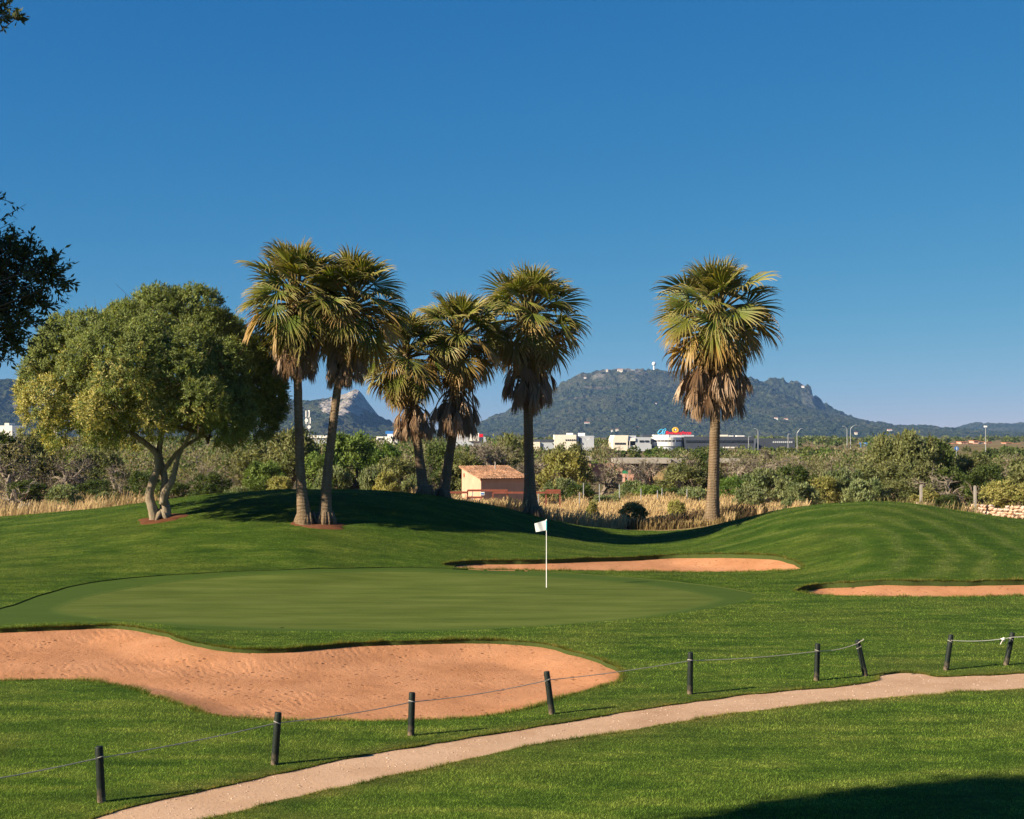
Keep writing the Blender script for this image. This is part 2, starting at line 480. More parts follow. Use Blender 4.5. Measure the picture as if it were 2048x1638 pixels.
POLY['fringe'] = outline([(-220, 1262), (-240, 1246), (-120, 1234), (0, 1216), (75, 1191), (150, 1170), (250, 1156), (420, 1144), (600, 1137), (820, 1134), (1020, 1140), (1230, 1152), (1390, 1167), (1490, 1182), (1512, 1192),
    (1450, 1212), (1320, 1232), (1100, 1251), (880, 1262), (600, 1263), (400, 1258), (300, 1247), (200, 1243), (0, 1249)], 0.03, 41)
POLY['green'] = outline([(115, 1215), (180, 1190), (300, 1168), (450, 1152), (620, 1144), (820, 1141), (1000, 1147), (1200, 1159), (1340, 1174), (1420, 1190), (1430, 1200), (1350, 1220), (1230, 1237), (1050, 1250), (850, 1256), (620, 1255), (420, 1248), (250, 1238), (150, 1228)], 0.02, 51)

NC = 540
rows = [4.0]
while rows[-1] < 132:
    y = rows[-1]
    rows.append(y + (0.5 if y < 15 else 0.0042 * y if y < 66 else 0.010 * y))
rows = np.array(rows); NR = len(rows) - 1
half = lambda y: 0.42 * y + 9.0
gj, gi = np.meshgrid(np.arange(NR + 1), np.arange(NC + 1), indexing='ij')
def to_index(P):
    j = np.interp(P[:, 1], rows, np.arange(NR + 1))
    return np.stack([(P[:, 0] / half(P[:, 1]) + 1) / 2 * NC, j], 1)
def from_index(Q):
    y = np.interp(Q[:, 1], np.arange(NR + 1), rows)
    return np.stack([(Q[:, 0] / NC * 2 - 1) * half(y), y], 1)
def near_poly(Q, poly):
    """Distance and nearest point of every Q to a closed polygon."""
    best = np.full(len(Q), 1e9); bp = np.zeros_like(Q)
    A = poly; B = np.roll(poly, -1, 0)
    for a, b in zip(A, B):
        d = b - a; L = (d * d).sum() + 1e-12
        tt = np.clip(((Q - a) @ d) / L, 0, 1)
        c = a + tt[:, None] * d
        e = ((Q - c) ** 2).sum(1)
        k = e < best
        best[k] = e[k]; bp[k] = c[k]
    return np.sqrt(best), bp
def inside(Q, poly):
    r = np.zeros(len(Q), bool)
    A = poly; B = np.roll(poly, -1, 0)
    for (x0, y0), (x1, y1) in zip(A, B):
        if y0 == y1: continue
        k = ((y0 > Q[:, 1]) != (y1 > Q[:, 1]))
        r ^= k & (Q[:, 0] < (x1 - x0) * (Q[:, 1] - y0) / (y1 - y0) + x0)
    return r
GQ = np.stack([gi.ravel(), gj.ravel()], 1).astype(float)
on = np.zeros(len(GQ), bool)
IP = {k: to_index(v) for k, v in POLY.items()}
for k, P in IP.items():
    lo, hi = P.min(0) - 1, P.max(0) + 1
    sel = np.where((GQ >= lo).all(1) & (GQ <= hi).all(1) & ~on)[0]
    d, c = near_poly(GQ[sel], P)
    s = d < 0.52
    GQ[sel[s]] = c[s]; on[sel[s]] = True
GW = from_index(GQ)
idx = np.arange((NR + 1) * (NC + 1)).reshape(NR + 1, NC + 1)
a_, b_, c_, d_ = idx[:-1, :-1].ravel(), idx[:-1, 1:].ravel(), idx[1:, 1:].ravel(), idx[1:, :-1].ravel()
bd = on[b_] & on[d_] & ~(on[a_] & on[c_])
TR = np.concatenate([np.where(bd[:, None], np.stack([a_, b_, d_], 1), np.stack([a_, b_, c_], 1)),
                     np.where(bd[:, None], np.stack([b_, c_, d_], 1), np.stack([a_, c_, d_], 1))])
_a = GW[TR]
_ar = (_a[:, 1, 0] - _a[:, 0, 0]) * (_a[:, 2, 1] - _a[:, 0, 1]) - (_a[:, 1, 1] - _a[:, 0, 1]) * (_a[:, 2, 0] - _a[:, 0, 0])
TR = np.where((_ar < 0)[:, None], TR[:, [0, 2, 1]], TR)
CT = GQ[TR].mean(1)
REG = np.zeros(len(TR), int)
NAMES = ['turf', 'path', 'bunker_front', 'bunker_back', 'bunker_side', 'fringe', 'green']
for r, k in [(5, 'fringe'), (6, 'green'), (1, 'path'), (2, 'bunker_front'), (3, 'bunker_back'), (4, 'bunker_side')]:
    P = IP[k]
    lo, hi = P.min(0), P.max(0)
    sel = np.where((CT >= lo).all(1) & (CT <= hi).all(1))[0]
    REG[sel[inside(CT[sel], P)]] = r
GZ = H(GW[:, 0], GW[:, 1])
_c = from_index(CT)
_yc = np.interp(1024 + F * _c[:, 0] / np.maximum(_c[:, 1], 12), _tx, YCR)
REG[(REG == 0) & (_c[:, 1] > _yc + 2.2 + 1.2 * fbm(_c[:, 0] * .4, _c[:, 1] * .4, 2, 61))] = 7
def dist_to(names, P):
    d = np.full(len(P), 1e9)
    for k in names:
        q = POLY[k]; lo, hi = q.min(0) - 3, q.max(0) + 3
        s = np.where((P >= lo).all(1) & (P <= hi).all(1))[0]
        if len(s):
            dd, _ = near_poly(P[s], q[::2]); d[s] = np.minimum(d[s], dd)
    return d
def region_mesh(r, name, zfun, skirt=0.0, col=None):
    T = TR[REG == r]
    u, inv = np.unique(T, return_inverse=True)
    T = inv.reshape(-1, 3)
    P = GW[u]
    z = zfun(P, GZ[u])
    V = np.c_[P, z]
    fs = [T]
    C = None if col is None else col(P)
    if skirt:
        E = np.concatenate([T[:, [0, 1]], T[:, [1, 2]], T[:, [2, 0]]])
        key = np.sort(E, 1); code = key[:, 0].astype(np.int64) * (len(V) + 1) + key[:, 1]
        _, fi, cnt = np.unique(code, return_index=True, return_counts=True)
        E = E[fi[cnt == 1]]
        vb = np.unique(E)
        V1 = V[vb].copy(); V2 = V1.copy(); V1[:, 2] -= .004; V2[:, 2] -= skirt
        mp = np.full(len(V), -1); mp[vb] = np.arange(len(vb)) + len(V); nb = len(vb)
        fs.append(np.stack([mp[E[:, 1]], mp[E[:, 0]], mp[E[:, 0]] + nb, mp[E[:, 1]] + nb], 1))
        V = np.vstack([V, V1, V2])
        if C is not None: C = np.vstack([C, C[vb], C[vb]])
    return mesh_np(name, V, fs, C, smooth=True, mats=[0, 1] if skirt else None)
def worn(P):
    d = dist_to(['path'], P)
    w = np.exp(-d / 0.35) * np.clip(0.75 + 1.2 * fbm(P[:, 0] * 1.1, P[:, 1] * 1.1, 3, 77), 0, 1.2)
    pt = np.clip(fbm(P[:, 0] * 0.35, P[:, 1] * 0.35, 3, 9) - 0.28, 0, 1) * 1.2
    w = np.clip(np.maximum(w, pt * (P[:, 1] < 34)), 0, 1)
    return np.repeat(w[:, None], 3, 1)
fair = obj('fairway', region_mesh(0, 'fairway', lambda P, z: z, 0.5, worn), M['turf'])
fair.data.materials.append(M['sod_shade'])
tag(fair, 'mown green fairway turf rolling up into two low mounds', kind='structure')
def sand_z(k, lip, bowl, w):
    def f(P, z):
        d, _ = near_poly(P, POLY[k][::2])
        return z - lip - bowl * ss(d / w) + 0.03 * fbm(P[:, 0] * 1.2, P[:, 1] * 1.2, 3, 8) * ss(d / 0.5)
    return f
tag(obj('path', region_mesh(1, 'path', lambda P, z: z - 0.016 + 0.008 * fbm(P[:, 0] * 2, P[:, 1] * 2, 3, 4)), M['path']),
    'pale gritty footpath curving along the rope posts', kind='structure')
tag(obj('sand_bunker', region_mesh(2, 'sand_bunker', sand_z('bunker_front', 0.10, 0.22, 1.6)), M['sand']),
    'large orange sand bunker in front of the green', kind='structure')
tag(obj('sand_bunker', region_mesh(3, 'sand_bunker', sand_z('bunker_back', 0.16, 0.16, 1.4)), M['sand']),
    'long narrow sand bunker behind the flag', kind='structure')
tag(obj('sand_bunker', region_mesh(4, 'sand_bunker', sand_z('bunker_side', 0.17, 0.16, 1.2)), M['sand']),
    'narrow sand bunker at the right edge beside the green', kind='structure')
def edge_blend(names, w):
    return lambda P: np.repeat(ss(dist_to(names, P) / w)[:, None], 3, 1)
tag(obj('green_fringe', region_mesh(5, 'green_fringe', lambda P, z: z - 0.030, 0, edge_blend(['green'], .30)), M['fringe']), 'short darker fringe of turf round the putting green', kind='structure')
tag(obj('putting_green', region_mesh(6, 'putting_green', lambda P, z: z - 0.034, 0, edge_blend(['green'], .22)), M['green']), 'smooth light putting green with the flag', kind='structure')

tag(obj('meadow', region_mesh(7, 'meadow', lambda P, z: z - 0.01), M['meadow']), 'dry straw-coloured meadow beyond the mounds', kind='structure')
# wide flat country beyond
xs = np.concatenate([np.linspace(-9000, -300, 20), np.linspace(-250, 250, 30), np.linspace(300, 9000, 20)])
ys_ = np.concatenate([[-2500, -600, -150, 0, 60], np.linspace(120, 1000, 30), np.linspace(1100, 9000, 20)])
gx, gy = np.meshgrid(xs, ys_)
V = np.c_[gx.ravel(), gy.ravel(), np.where((gy.ravel() < 125), -1.2, -0.06)]
ii = np.arange(gx.size).reshape(gx.shape)
tag(obj('field', mesh_np('field', V, [np.stack([ii[:-1, :-1].ravel(), ii[:-1, 1:].ravel(), ii[1:, 1:].ravel(), ii[1:, :-1].ravel()], 1)]), M['field']),
    'flat dry country reaching to the hills', kind='structure')


# ================================================================== foliage
def leaf_quads(P, D, L, W, rng, N=None, nj=0.6):
    """Diamond leaves: base P, direction D, length L, width W, facing roughly N."""
    n = len(P)
    D = D / (np.linalg.norm(D, axis=1)[:, None] + 1e-9)
    A = np.cross(D, rng.normal(size=(n, 3)) if N is None else N + nj * rng.normal(size=(n, 3))); A /= np.linalg.norm(A, axis=1)[:, None] + 1e-9
    L = np.broadcast_to(L, (n,))[:, None]; W = np.broadcast_to(W, (n,))[:, None]
    V = np.stack([P, P + D * L * 0.45 + A * W * 0.5, P + D * L, P + D * L * 0.45 - A * W * 0.5], 1)
    return V.reshape(-1, 3), np.arange(4 * n).reshape(-1, 4)
def unit(rng, n):
    v = rng.normal(size=(n, 3)); return v / np.linalg.norm(v, axis=1)[:, None]

def leaf_material(name, trans=0.35, var=0.25):
    t = NT(name)
    c = t.attr()
    f = t.maprange(t.rnd(), 0, 1, 1 - var, 1 + var)
    c = t.mix(1.0, c, t.node_combine(f), 'MULTIPLY')
    tc = t.mix(1.0, c, (1.25, 1.15, 0.5), 'MULTIPLY')
    return t.bsdf(c, 0.6, 0.2, None, 0.0, trans, tc)
M['leaf'] = leaf_material('leaves', 0.35, 0.12)
M['leaf_near'] = leaf_material('holm_leaves', 0.25, 0.0)
def bark(name, a, b, scale=5.0, zs=0.25):
    t = NT(name); p = t.pos(1, 1, zs, True)
    n = t.noise(p, scale, 5.0, 0.65); n2 = t.noise(t.pos(1, 1, 1, True), 1.1, 3.0)
    c = t.ramp(n, [(0.3, a), (0.7, b)])
    c = t.mix(t.maprange(n2, 0.4, 0.7, 0.0, 0.4), c, tuple(x * 0.6 for x in a))
    return t.bsdf(c, 0.9, 0.15, t.bump(n, 0.8, 0.05))
M['bark_pale'] = bark('pale_bark', (0.15, 0.115, 0.075), (0.36, 0.30, 0.215))
M['bark_dark'] = bark('dark_bark', (0.06, 0.048, 0.035), (0.15, 0.12, 0.09))
M['twig_grey'] = bark('grey_twigs', (0.15, 0.125, 0.095), (0.30, 0.255, 0.20), 1.5, 1.0)
M['twig_brown'] = bark('brown_twigs', (0.10, 0.07, 0.045), (0.19, 0.14, 0.095), 1.5, 1.0)

def mixc(rng, n, a, b, j=0.15):
    t = rng.random((n, 1)); a, b = np.array(a), np.array(b)
    return np.clip((a * (1 - t) + b * t) * (1 + j * rng.uniform(-1, 1, (n, 1))), 0.005, 1)

# ------------------------------------------------------------------ the big domed tree on the left mound
def dome_tree():
    rng = np.random.default_rng(7)
    base = gp(322, 1038)
    s = .02215
    root = thing('dome_tree', 'broad dome-shaped tree with yellow-tinged lower clumps on the left mound', 'tree', base)
    root.scale = (base.y / F / s,) * 3
    # trunk: three twisting stems read off the photograph, given depth
    def P(px, py, dy=0.0):
        return ((px - 322) * s, dy, (1036 - py) * s)
    st = MB()
    r_ = np.random.default_rng(1)
    def stem(pts, rad):
        pts = np.array(pts); tt = np.linspace(0, 1, len(pts)); t2 = np.linspace(0, 1, len(pts) * 4)
        sm = np.stack([np.interp(t2, tt, pts[:, i]) for i in range(3)], 1)
        for _ in range(2):
            sm[1:-1] = (sm[:-2] + 2 * sm[1:-1] + sm[2:]) / 4
        st.tube(sm, np.interp(t2, tt, rad) * .92, 9, True, 0.07, r_)
    stem([P(312, 1043, 0), P(306, 1015, -.1), P(299, 990, -.15), P(305, 962, -.1), P(316, 935, 0), P(314, 908, 0.1), P(296, 890, 0.15), P(272, 872, 0.1), P(240, 850, 0)], [.30, .24, .20, .19, .18, .17, .14, .12, .08])
    stem([P(329, 1043, 0.1), P(330, 1015, .1), P(324, 990, .1), P(329, 962, .15), P(322, 935, .2), P(313, 905, .25), P(318, 870, .4), P(330, 830, .6)], [.32, .26, .20, .17, .16, .15, .11, .07])
    stem([P(326, 1005, -.05), P(331, 982, -.2), P(346, 962, -.25), P(353, 935, -.25), P(358, 912, -.3), P(366, 895, -.3), P(390, 860, -.5)], [.20, .19, .16, .13, .12, .10, .07])
    stem([P(326, 940, .15), P(338, 922, .1), P(352, 905, .0), P(372, 888, .0), P(405, 868, 0.2)], [.11, .11, .10, .09, .06])
    for a in range(6):
        th = a * 1.05 + .3
        st.tube([(0, 0, .35), (.28 * math.cos(th), .28 * math.sin(th), .12), (.5 * math.cos(th), .5 * math.sin(th), -.06)], [.16, .12, .05], 6, True, .1, r_)
    st.build('trunk', M['bark_pale'], root, True)
    # clump centres over a flattened dome
    cen = []
    n = 86
    for i in range(n):
        z = 1 - 1.55 * (i + .5) / n
        th = i * 2.39996 + rng.normal(0, .12)
        rr = math.sqrt(max(0, 1 - z * z)) * (1 - .10 * z) if z > 0 else (1 - 0.22 * z * z)
        k = rng.uniform(.70, .96)
        x, y, zz = rr * math.cos(th) * 5.2 * k, rr * math.sin(th) * 5.9 * k, 5.75 + (z * 3.75 * k if z > 0 else z * 4.15 * k)
        if zz < 5.75 and x > 2 and rng.random() < .15: continue
        cen.append((x + .05, y, zz, rng.uniform(.8, 1.45)))
    for i in range(26):
        a = rng.uniform(0, 6.28); rr = rng.uniform(.5, 3.6)
        cen.append((rr * math.cos(a), rr * math.sin(a), rng.uniform(4.6, 7.5), rng.uniform(.6, 1.0)))
    for i in range(14):
        a = i * 2.4; rr = 1.2 + 2.4 * rng.random()
        cen.append((rr * math.cos(a) - .2, rr * math.sin(a), rng.uniform(3.7, 4.9), rng.uniform(.5, .85)))
    cen = np.array(cen)
    cen[:, 2] = np.minimum(cen[:, 2], 10.25 - cen[:, 3])
    # limbs
    forks = np.array([P(240, 850), P(330, 830, .6), P(390, 860, -.5), P(405, 868, .2), P(313, 905, .25)])
    tw = MB()
    nodes = []
    for i in range(14):
        a = i * 2.4
        tgt = np.array([3.0 * math.cos(a), 2.7 * math.sin(a), 5.6 + 1.3 * math.sin(i * 1.7)])
        f = forks[np.argmin(((forks - tgt) ** 2).sum(1))]
        m = (f + tgt) / 2 + rng.normal(0, .25, 3)
        tw.tube([f, (f + m) / 2 + rng.normal(0, .08, 3), m, tgt], [.085, .075, .06, .045], 6, True, .1, rng)
        nodes.append(tgt); nodes.append(m)
    nodes = np.array(nodes)
    for c in cen:
        f = nodes[np.argmin(((nodes - c[:3]) ** 2).sum(1))]
        m = (f + c[:3]) / 2 + rng.normal(0, .3, 3)
        tw.tube([f, m, c[:3]], [.035, .026, .012], 4, False)
        for k in range(9):
            e = c[:3] + rng.normal(0, 1, 3) * c[3] * .6
            q = c[:3] * .55 + f * .45 + rng.normal(0, .2, 3)
            tw.tube([q, (q + e) / 2 + rng.normal(0, .1, 3), e], [.016, .012, .006], 3, False)
    tw.build('branches', M['twig_brown'], root, True)
    Vs, Fs, Cs, nv = [], [], [], 0
    for c in cen:
        r = c[3]
        nl = int(2300 * r * r) + 150
        out = np.array([c[0] / 5.5, c[1] / 5.0, (c[2] - 5.0) / 4.0])
        out = out / (np.linalg.norm(out) + 1e-6)
        d = unit(rng, nl) + out * 0.55 + np.array([0, 0, .25])
        d /= np.linalg.norm(d, axis=1)[:, None]
        # shoots: leaves share a direction in small bunches
        NS = 130
        g = rng.integers(0, NS, nl)
        sd = unit(rng, NS) + out * 0.75 + np.array([0, 0, .25]); sd /= np.linalg.norm(sd, axis=1)[:, None]
        sl = rng.uniform(.88, 1.06, NS)
        rad = r * sl[g] * rng.uniform(.80, 1.0, nl)
        Pp = c[:3] + sd[g] * rad[:, None] + rng.normal(0, .06, (nl, 3))
        D = sd[g] * .35 + rng.normal(0, .75, (nl, 3)) + np.array([0, 0, .25])
        L = rng.uniform(.10, .19, nl); W = L * rng.uniform(.24, .36, nl)
        v, f = leaf_quads(Pp, D, L, W, rng, sd[g] + out * .2, .28)
        low = ss((7.3 - c[2]) / 2.6) * ss((3.6 - c[0]) / 3.5)
        yf = low * rng.uniform(.15, 1.0)
        col = mixc(rng, nl, (.100, .140, .036), (.215, .245, .074))
        yel = mixc(rng, nl, (.30, .285, .085), (.44, .395, .13))
        sy = rng.random(NS) < yf * np.clip(1.3 - (sd[:, 2] > .3) * .6, 0, 1)
        isy = (sy[g] & (rng.random(nl) < .8))[:, None]
        col = col * rng.uniform(.7, 1.3, (NS, 1))[g]
        col = np.where(isy, yel, col)
        Vs.append(v); Fs.append(f + nv); nv += len(v); Cs.append(np.repeat(col, 4, 0))
    me = mesh_np('crown', np.concatenate(Vs), [np.concatenate(Fs)], np.concatenate(Cs))
    obj('crown', me, M['leaf'], root)
    # ring of bare red soil
    return base
DT = dome_tree()

def soil_ring(c, rx, ry, label, seed):
    n, V, q = 40, [], []
    for k, f in enumerate((0.0, 0.55, 0.9, 1.0)):
        for j in range(n):
            th = 2 * math.pi * j / n
            w = f * (1 + .38 * float(fbm(np.array([math.cos(th) * 2 + seed]), np.array([math.sin(th) * 2]), 3, seed)[0]))
            x, y = c.x + rx * w * math.cos(th), c.y + ry * w * math.sin(th)
            V.append((x, y, float(H(x, y)) + (0.06, 0.06, 0.035, -0.03)[k]))
    for k in range(3):
        for j in range(n):
            q.append((k * n + j, k * n + (j + 1) % n, (k + 1) * n + (j + 1) % n, (k + 1) * n + j))
    o = obj('bare_soil', mesh_np('bare_soil', V, [q], smooth=True), M['soil'])
    tag(o, label, kind='structure')
soil_ring(DT, 1.05, 0.85, 'ring of bare red soil round the dome-shaped tree', 3)

# ------------------------------------------------------------------ fan palms
def palm_trunk_mat():
    t = NT('palm_trunk'); p = t.pos(1, 1, 1, True)
    wv = t.node('ShaderNodeTexWave', wave_type='BANDS', bands_direction='Z'); t.l.new(p, wv.inputs['Vector'])
    wv.inputs['Scale'].default_value = 2.3; wv.inputs['Distortion'].default_value = 5.0; wv.inputs['Detail'].default_value = 3.0; wv.inputs['Detail Scale'].default_value = 2.0
    n = t.noise(t.pos(1, 1, .2, True), 6.0, 5.0, .65)
    n2 = t.noise(p, .6, 3.0)
    c = t.ramp(n, [(0.3, (.11, .080, .050)), (0.7, (.225, .17, .11))])
    c = t.mix(t.maprange(wv.outputs['Fac'], .2, .8, .25, 0.0), c, (.075, .055, .035))
    c = t.mix(t.maprange(n2, .4, .7, 0, .5), c, (.17, .105, .055))
    h = t.math('ADD', t.math('MULTIPLY', wv.outputs['Fac'], .3), n)
    return t.bsdf(c, .9, .12, t.bump(h, .8, .06))
M['palm_trunk'] = palm_trunk_mat()
def frond_mat(name, a, b, tip, trans):
    t = NT(name)
    at_ = t.node('ShaderNodeAttribute', attribute_name='Col').outputs['Fac']      # 0 at the petiole, 1 at the tips
    c = t.mix(t.rnd(), a, b)
    c = t.mix(t.maprange(at_, .5, 1.0, 0.0, .9), c, tip)
    c = t.mix(t.maprange(at_, .0, .05, 1.0, 0.0), c, tuple(x * .6 + y * .4 for x, y in zip((.30, .20, .08), a)))
    return t.bsdf(c, .5, .3, None, 0, trans, t.mix(1.0, c, (1.2, 1.15, .5), 'MULTIPLY'))
M['frond_green'] = frond_mat('fan_leaf_green', (.085, .125, .018), (.195, .205, .036), (.33, .25, .09), .30)
M['frond_old'] = frond_mat('fan_leaf_yellowing', (.17, .155, .032), (.34, .22, .055), (.34, .21, .09), .25)
M['frond_dead'] = frond_mat('fan_leaf_dead', (.22, .135, .072), (.38, .265, .165), (.30, .20, .12), .12)

def frond_mesh(seed, elev, bend, Lp, Rb, spread, droop, close, nseg=26, K=6, hb=0.0):
    rng = np.random.default_rng(seed)
    V, Q, A = [], [], []
    # petiole
    p, e = np.zeros(3), elev
    pts = [p.copy()]
    for k in range(5):
        d = np.array([math.cos(e), 0, math.sin(e)])
        p = p + d * Lp / 5; e -= bend / 5
        pts.append(p.copy())
    mb = MB(); mb.tube(pts, np.linspace(.055, .026, 6), 4, False)
    V.append(mb.v[0]); Q.append(mb.q[0]); A.append(np.zeros(len(mb.v[0]))); nv = len(mb.v[0])
    d = np.array([math.cos(e), 0, math.sin(e)]); s = np.array([0, 1.0, 0]); nrm = np.cross(d, s); nrm *= np.sign(nrm[2] + 1e-6)
    e -= hb; d = np.array([math.cos(e), 0, math.sin(e)]); nrm = np.cross(d, s); nrm *= np.sign(nrm[2] + 1e-6)
    roll = rng.normal(0, .45)
    s, nrm = s * math.cos(roll) + nrm * math.sin(roll), nrm * math.cos(roll) - s * math.sin(roll)
    ths = np.linspace(-spread, spread, nseg)
    dth = 2 * spread / nseg
    for th in ths:
        th2 = (th + rng.normal(0, .02)) * (1 - close)
        dr = d * math.cos(th2) + s * math.sin(th2) + nrm * (.18 * abs(math.sin(th)) * (1 - close)) + rng.normal(0, .03 + .06 * close, 3)
        dr /= np.linalg.norm(dr)
        R_ = Rb * (.80 + .2 * math.cos(th)) * rng.uniform(.86, 1.05)
        q = p.copy(); dd = droop * rng.uniform(.6, 1.5)
        sec = []
        for k in range(K + 1):
            t = k / K
            sd = np.cross(dr, nrm); sd /= np.linalg.norm(sd) + 1e-9
            up = np.cross(sd, dr)
            w = R_ * dth * (min(t, .52)) * (1 - .35 * close) * (1.0 if t <= .52 else max(0.0, (1 - t) / .48) ** .8) * .5
            w = max(w, .004)
            sec.append((q - sd * w, q + up * w * (.75 + 1.2 * close), q + sd * w))
            q = q + dr * (R_ / K)
            dr = dr + np.array([0, 0, -1.0]) * dd * max(0.0, t - .28) ** 1.2
            dr /= np.linalg.norm(dr)
        sec = np.array(sec)
        V.append(sec.reshape(-1, 3))
        A.append(np.repeat(np.linspace(.1, 1, K + 1), 3))
        for k in range(K):
            b = nv + 3 * k
            Q.append(np.array([(b, b + 1, b + 4, b + 3), (b + 1, b + 2, b + 5, b + 4)]))
        nv += 3 * (K + 1)
    a = np.concatenate(A)
    return mesh_np('leaf', np.concatenate(V), [np.concatenate(Q)], np.repeat(a[:, None], 3, 1))
FR = {}
ELEVS = [84, 72, 60, 47, 34, 20, 6, -8, -22, -38, -52]
for i, e in enumerate(ELEVS):
    for v in range(3):
        old = max(0, (20 - e) / 60)
        me = frond_mesh(i * 10 + v, R(e), R(8 + 18 * (i / 10)), 1.0 + .1 * v, 1.16, R(108 - 8 * old), .62 + 1.1 * old + .4 * v, .15 * old + .04, 26, 6, R(6 + 38 * (i / 10) ** .7))
        me.materials.append(M['frond_green']); FR[('g', i, v)] = me
        if i >= 5:
            m2 = me.copy(); m2.materials.clear(); m2.materials.append(M['frond_old']); FR[('o', i, v)] = m2
for v in range(7):
    me = frond_mesh(500 + v, R(-5 - 16 * (v % 4)), R(72 - 14 * (v % 4)), 1.0 + .06 * v, .95 + .06 * (v % 3), R(80), 1.3, .70 + .05 * (v % 3), 20, 6)
    me.materials.append(M['frond_dead']); FR[('d', v)] = me

PXR = None
def fan_palm(label, base_px, mids, heart, Rpx, skirt_top, skirt_bot, skirt_w, rad, seed, Y=None, sink=0.25):
    rng = np.random.default_rng(seed)
    if Y is None:
        b = gp(*base_px)
    else:
        b = at(base_px[0], base_px[1], Y); b.z = float(H(b.x, b.y))
    s = b.y / F
    rad = tuple(x * s for x in rad)
    root = thing('fan_palm', label, 'palm tree', b, 0, 'tall fan palms on and behind the mounds')
    def P(px, py):
        q = at(px, py, b.y); return np.array([q.x - b.x, 0.0, q.z - b.z])
    ctrl = [np.array([0, 0, -sink])] + [P(*m) for m in mids] + [P(*heart)]
    ctrl = np.array(ctrl)
    zz = np.linspace(0, 1, 46)
    tt = np.r_[0, np.cumsum(np.linalg.norm(np.diff(ctrl, axis=0), axis=1))]; tt /= tt[-1]
    pts = np.stack([np.interp(zz, tt, ctrl[:, k]) for k in range(3)], 1)
    for _ in range(10):
        pts[1:-1] = (pts[:-2] + 2 * pts[1:-1] + pts[2:]) / 4
    pts[:, 1] += .15 * np.sin(zz * 3 + seed)
    hgt = pts[:, 2] + sink
    r = rad[1] + (rad[0] - rad[1]) * np.exp(-hgt / .8) + (rad[2] - rad[1]) * np.clip(hgt / hgt[-1], 0, 1)
    r = r * (1 + .02 * rng.uniform(-1, 1, len(r)))
    mb = MB(); mb.tube(pts, r, 16, True, .03, rng)
    pass
    for k in range(22):         # old roots at the foot
        a = rng.uniform(0, 6.28)
        r0 = rad[0] * .85
        mb.tube([(r0 * .8 * math.cos(a), r0 * .8 * math.sin(a), .45), (r0 * 1.12 * math.cos(a), r0 * 1.12 * math.sin(a), .12), (r0 * 1.35 * math.cos(a), r0 * 1.35 * math.sin(a), -.25)], [.07, .09, .05], 5, True, .1, rng)
    mb.build('trunk', M['palm_trunk'], root, True)
    hp = pts[-1]
    Rm = Rpx * s
    sc = Rm / 1.98
    N = 72
    for i in range(N):
        f = i / (N - 1)
        ci = min(len(ELEVS) - 1, int(f ** 1.0 * len(ELEVS)))
        key = 'g' if (ci < 5 or rng.random() > (ci - 4) * .15) else 'o'
        me = FR[(key, ci, int(rng.integers(3)))]
        o = obj('leaf', me, None, root)
        drop = .05 + 1.0 * max(0, f - .3)
        o.location = Vector(hp) + Vector((0, 0, .05 - drop * 1.0))
        k = sc * rng.uniform(.86, 1.12) * (1.0 - .08 * f) * (.84 if ci < 2 else .93 if ci == 2 else 1.04)
        o.scale = (k, k, k)
        o.rotation_euler = (rng.normal(0, .06), rng.normal(0, .06), seed * 1.7 + i * 2.39996 + rng.normal(0, .22))
    s0, s1 = (heart[1] - skirt_top) * s, (heart[1] - skirt_bot) * s     # heights relative to the heart (negative)
    ks = skirt_w * s / 1.38
    Nd = 72
    for i in range(Nd):
        f = i / (Nd - 1)
        me = FR[('d', int(rng.integers(7)))]
        o = obj('dead_leaf', me, None, root)
        k = ks * rng.uniform(.88, 1.15)
        zt = s0 + .2
        zb = s1 + 1.75 * k
        z = zt + (zb - zt) * (f ** .9) if zb < zt else zb + (zt - zb) * rng.random() * .3
        j = np.argmin(abs(pts[:, 2] - (hp[2] + z)))
        o.location = Vector((pts[j, 0], pts[j, 1], hp[2] + z))
        o.scale = (k * rng.uniform(.85, 1.1), k, k)
        o.rotation_euler = (rng.normal(0, .05), rng.normal(0, .05), seed * .9 + i * 2.39996 + rng.normal(0, .25))
    return b
palm_pairbase = fan_palm('left and taller fan palm of the pair sharing one base on the mound', (612, 1046), [(602, 960), (598, 860), (595, 760)], (592, 596), 128, 668, 764, 50, (21, 9.6, 7.6), 11)
fan_palm('right fan palm of the pair sharing one base, trunk leaning right', (650, 1046), [(653, 960), (664, 860), (676, 760)], (704, 608), 118, 690, 776, 46, (20, 9.4, 7.4), 12)
fan_palm('shortest fan palm, leaning left, behind the mound left of the shed', (850, 994), [(840, 930), (833, 870)], (812, 708), 98, 800, 888, 44, (16, 9.6, 7.0), 13, Y=68.5)
fan_palm('fan palm leaning right beside the shortest palm, left of the shed', (884, 1000), [(895, 930), (906, 870)], (918, 672), 100, 775, 876, 54, (16, 9.6, 7.2), 14, Y=69.5)
fan_palm('fan palm with long grey skirt in front of the shed roof', (1062, 1036), [(1059, 960), (1057, 880), (1056, 800)], (1058, 632), 116, 715, 826, 56, (27, 10.0, 8.8), 15, Y=72.0)
fan_palm('single fan palm on the right standing apart from the others', (1424, 1056), [(1426, 980), (1428, 900), (1430, 810)], (1435, 630), 124, 700, 838, 72, (20, 12.4, 7.4), 16, Y=72.0)
pb = gp(634, 1048)
soil_ring(pb, 1.15, 0.7, 'ring of bare red soil round the paired palms', 8)

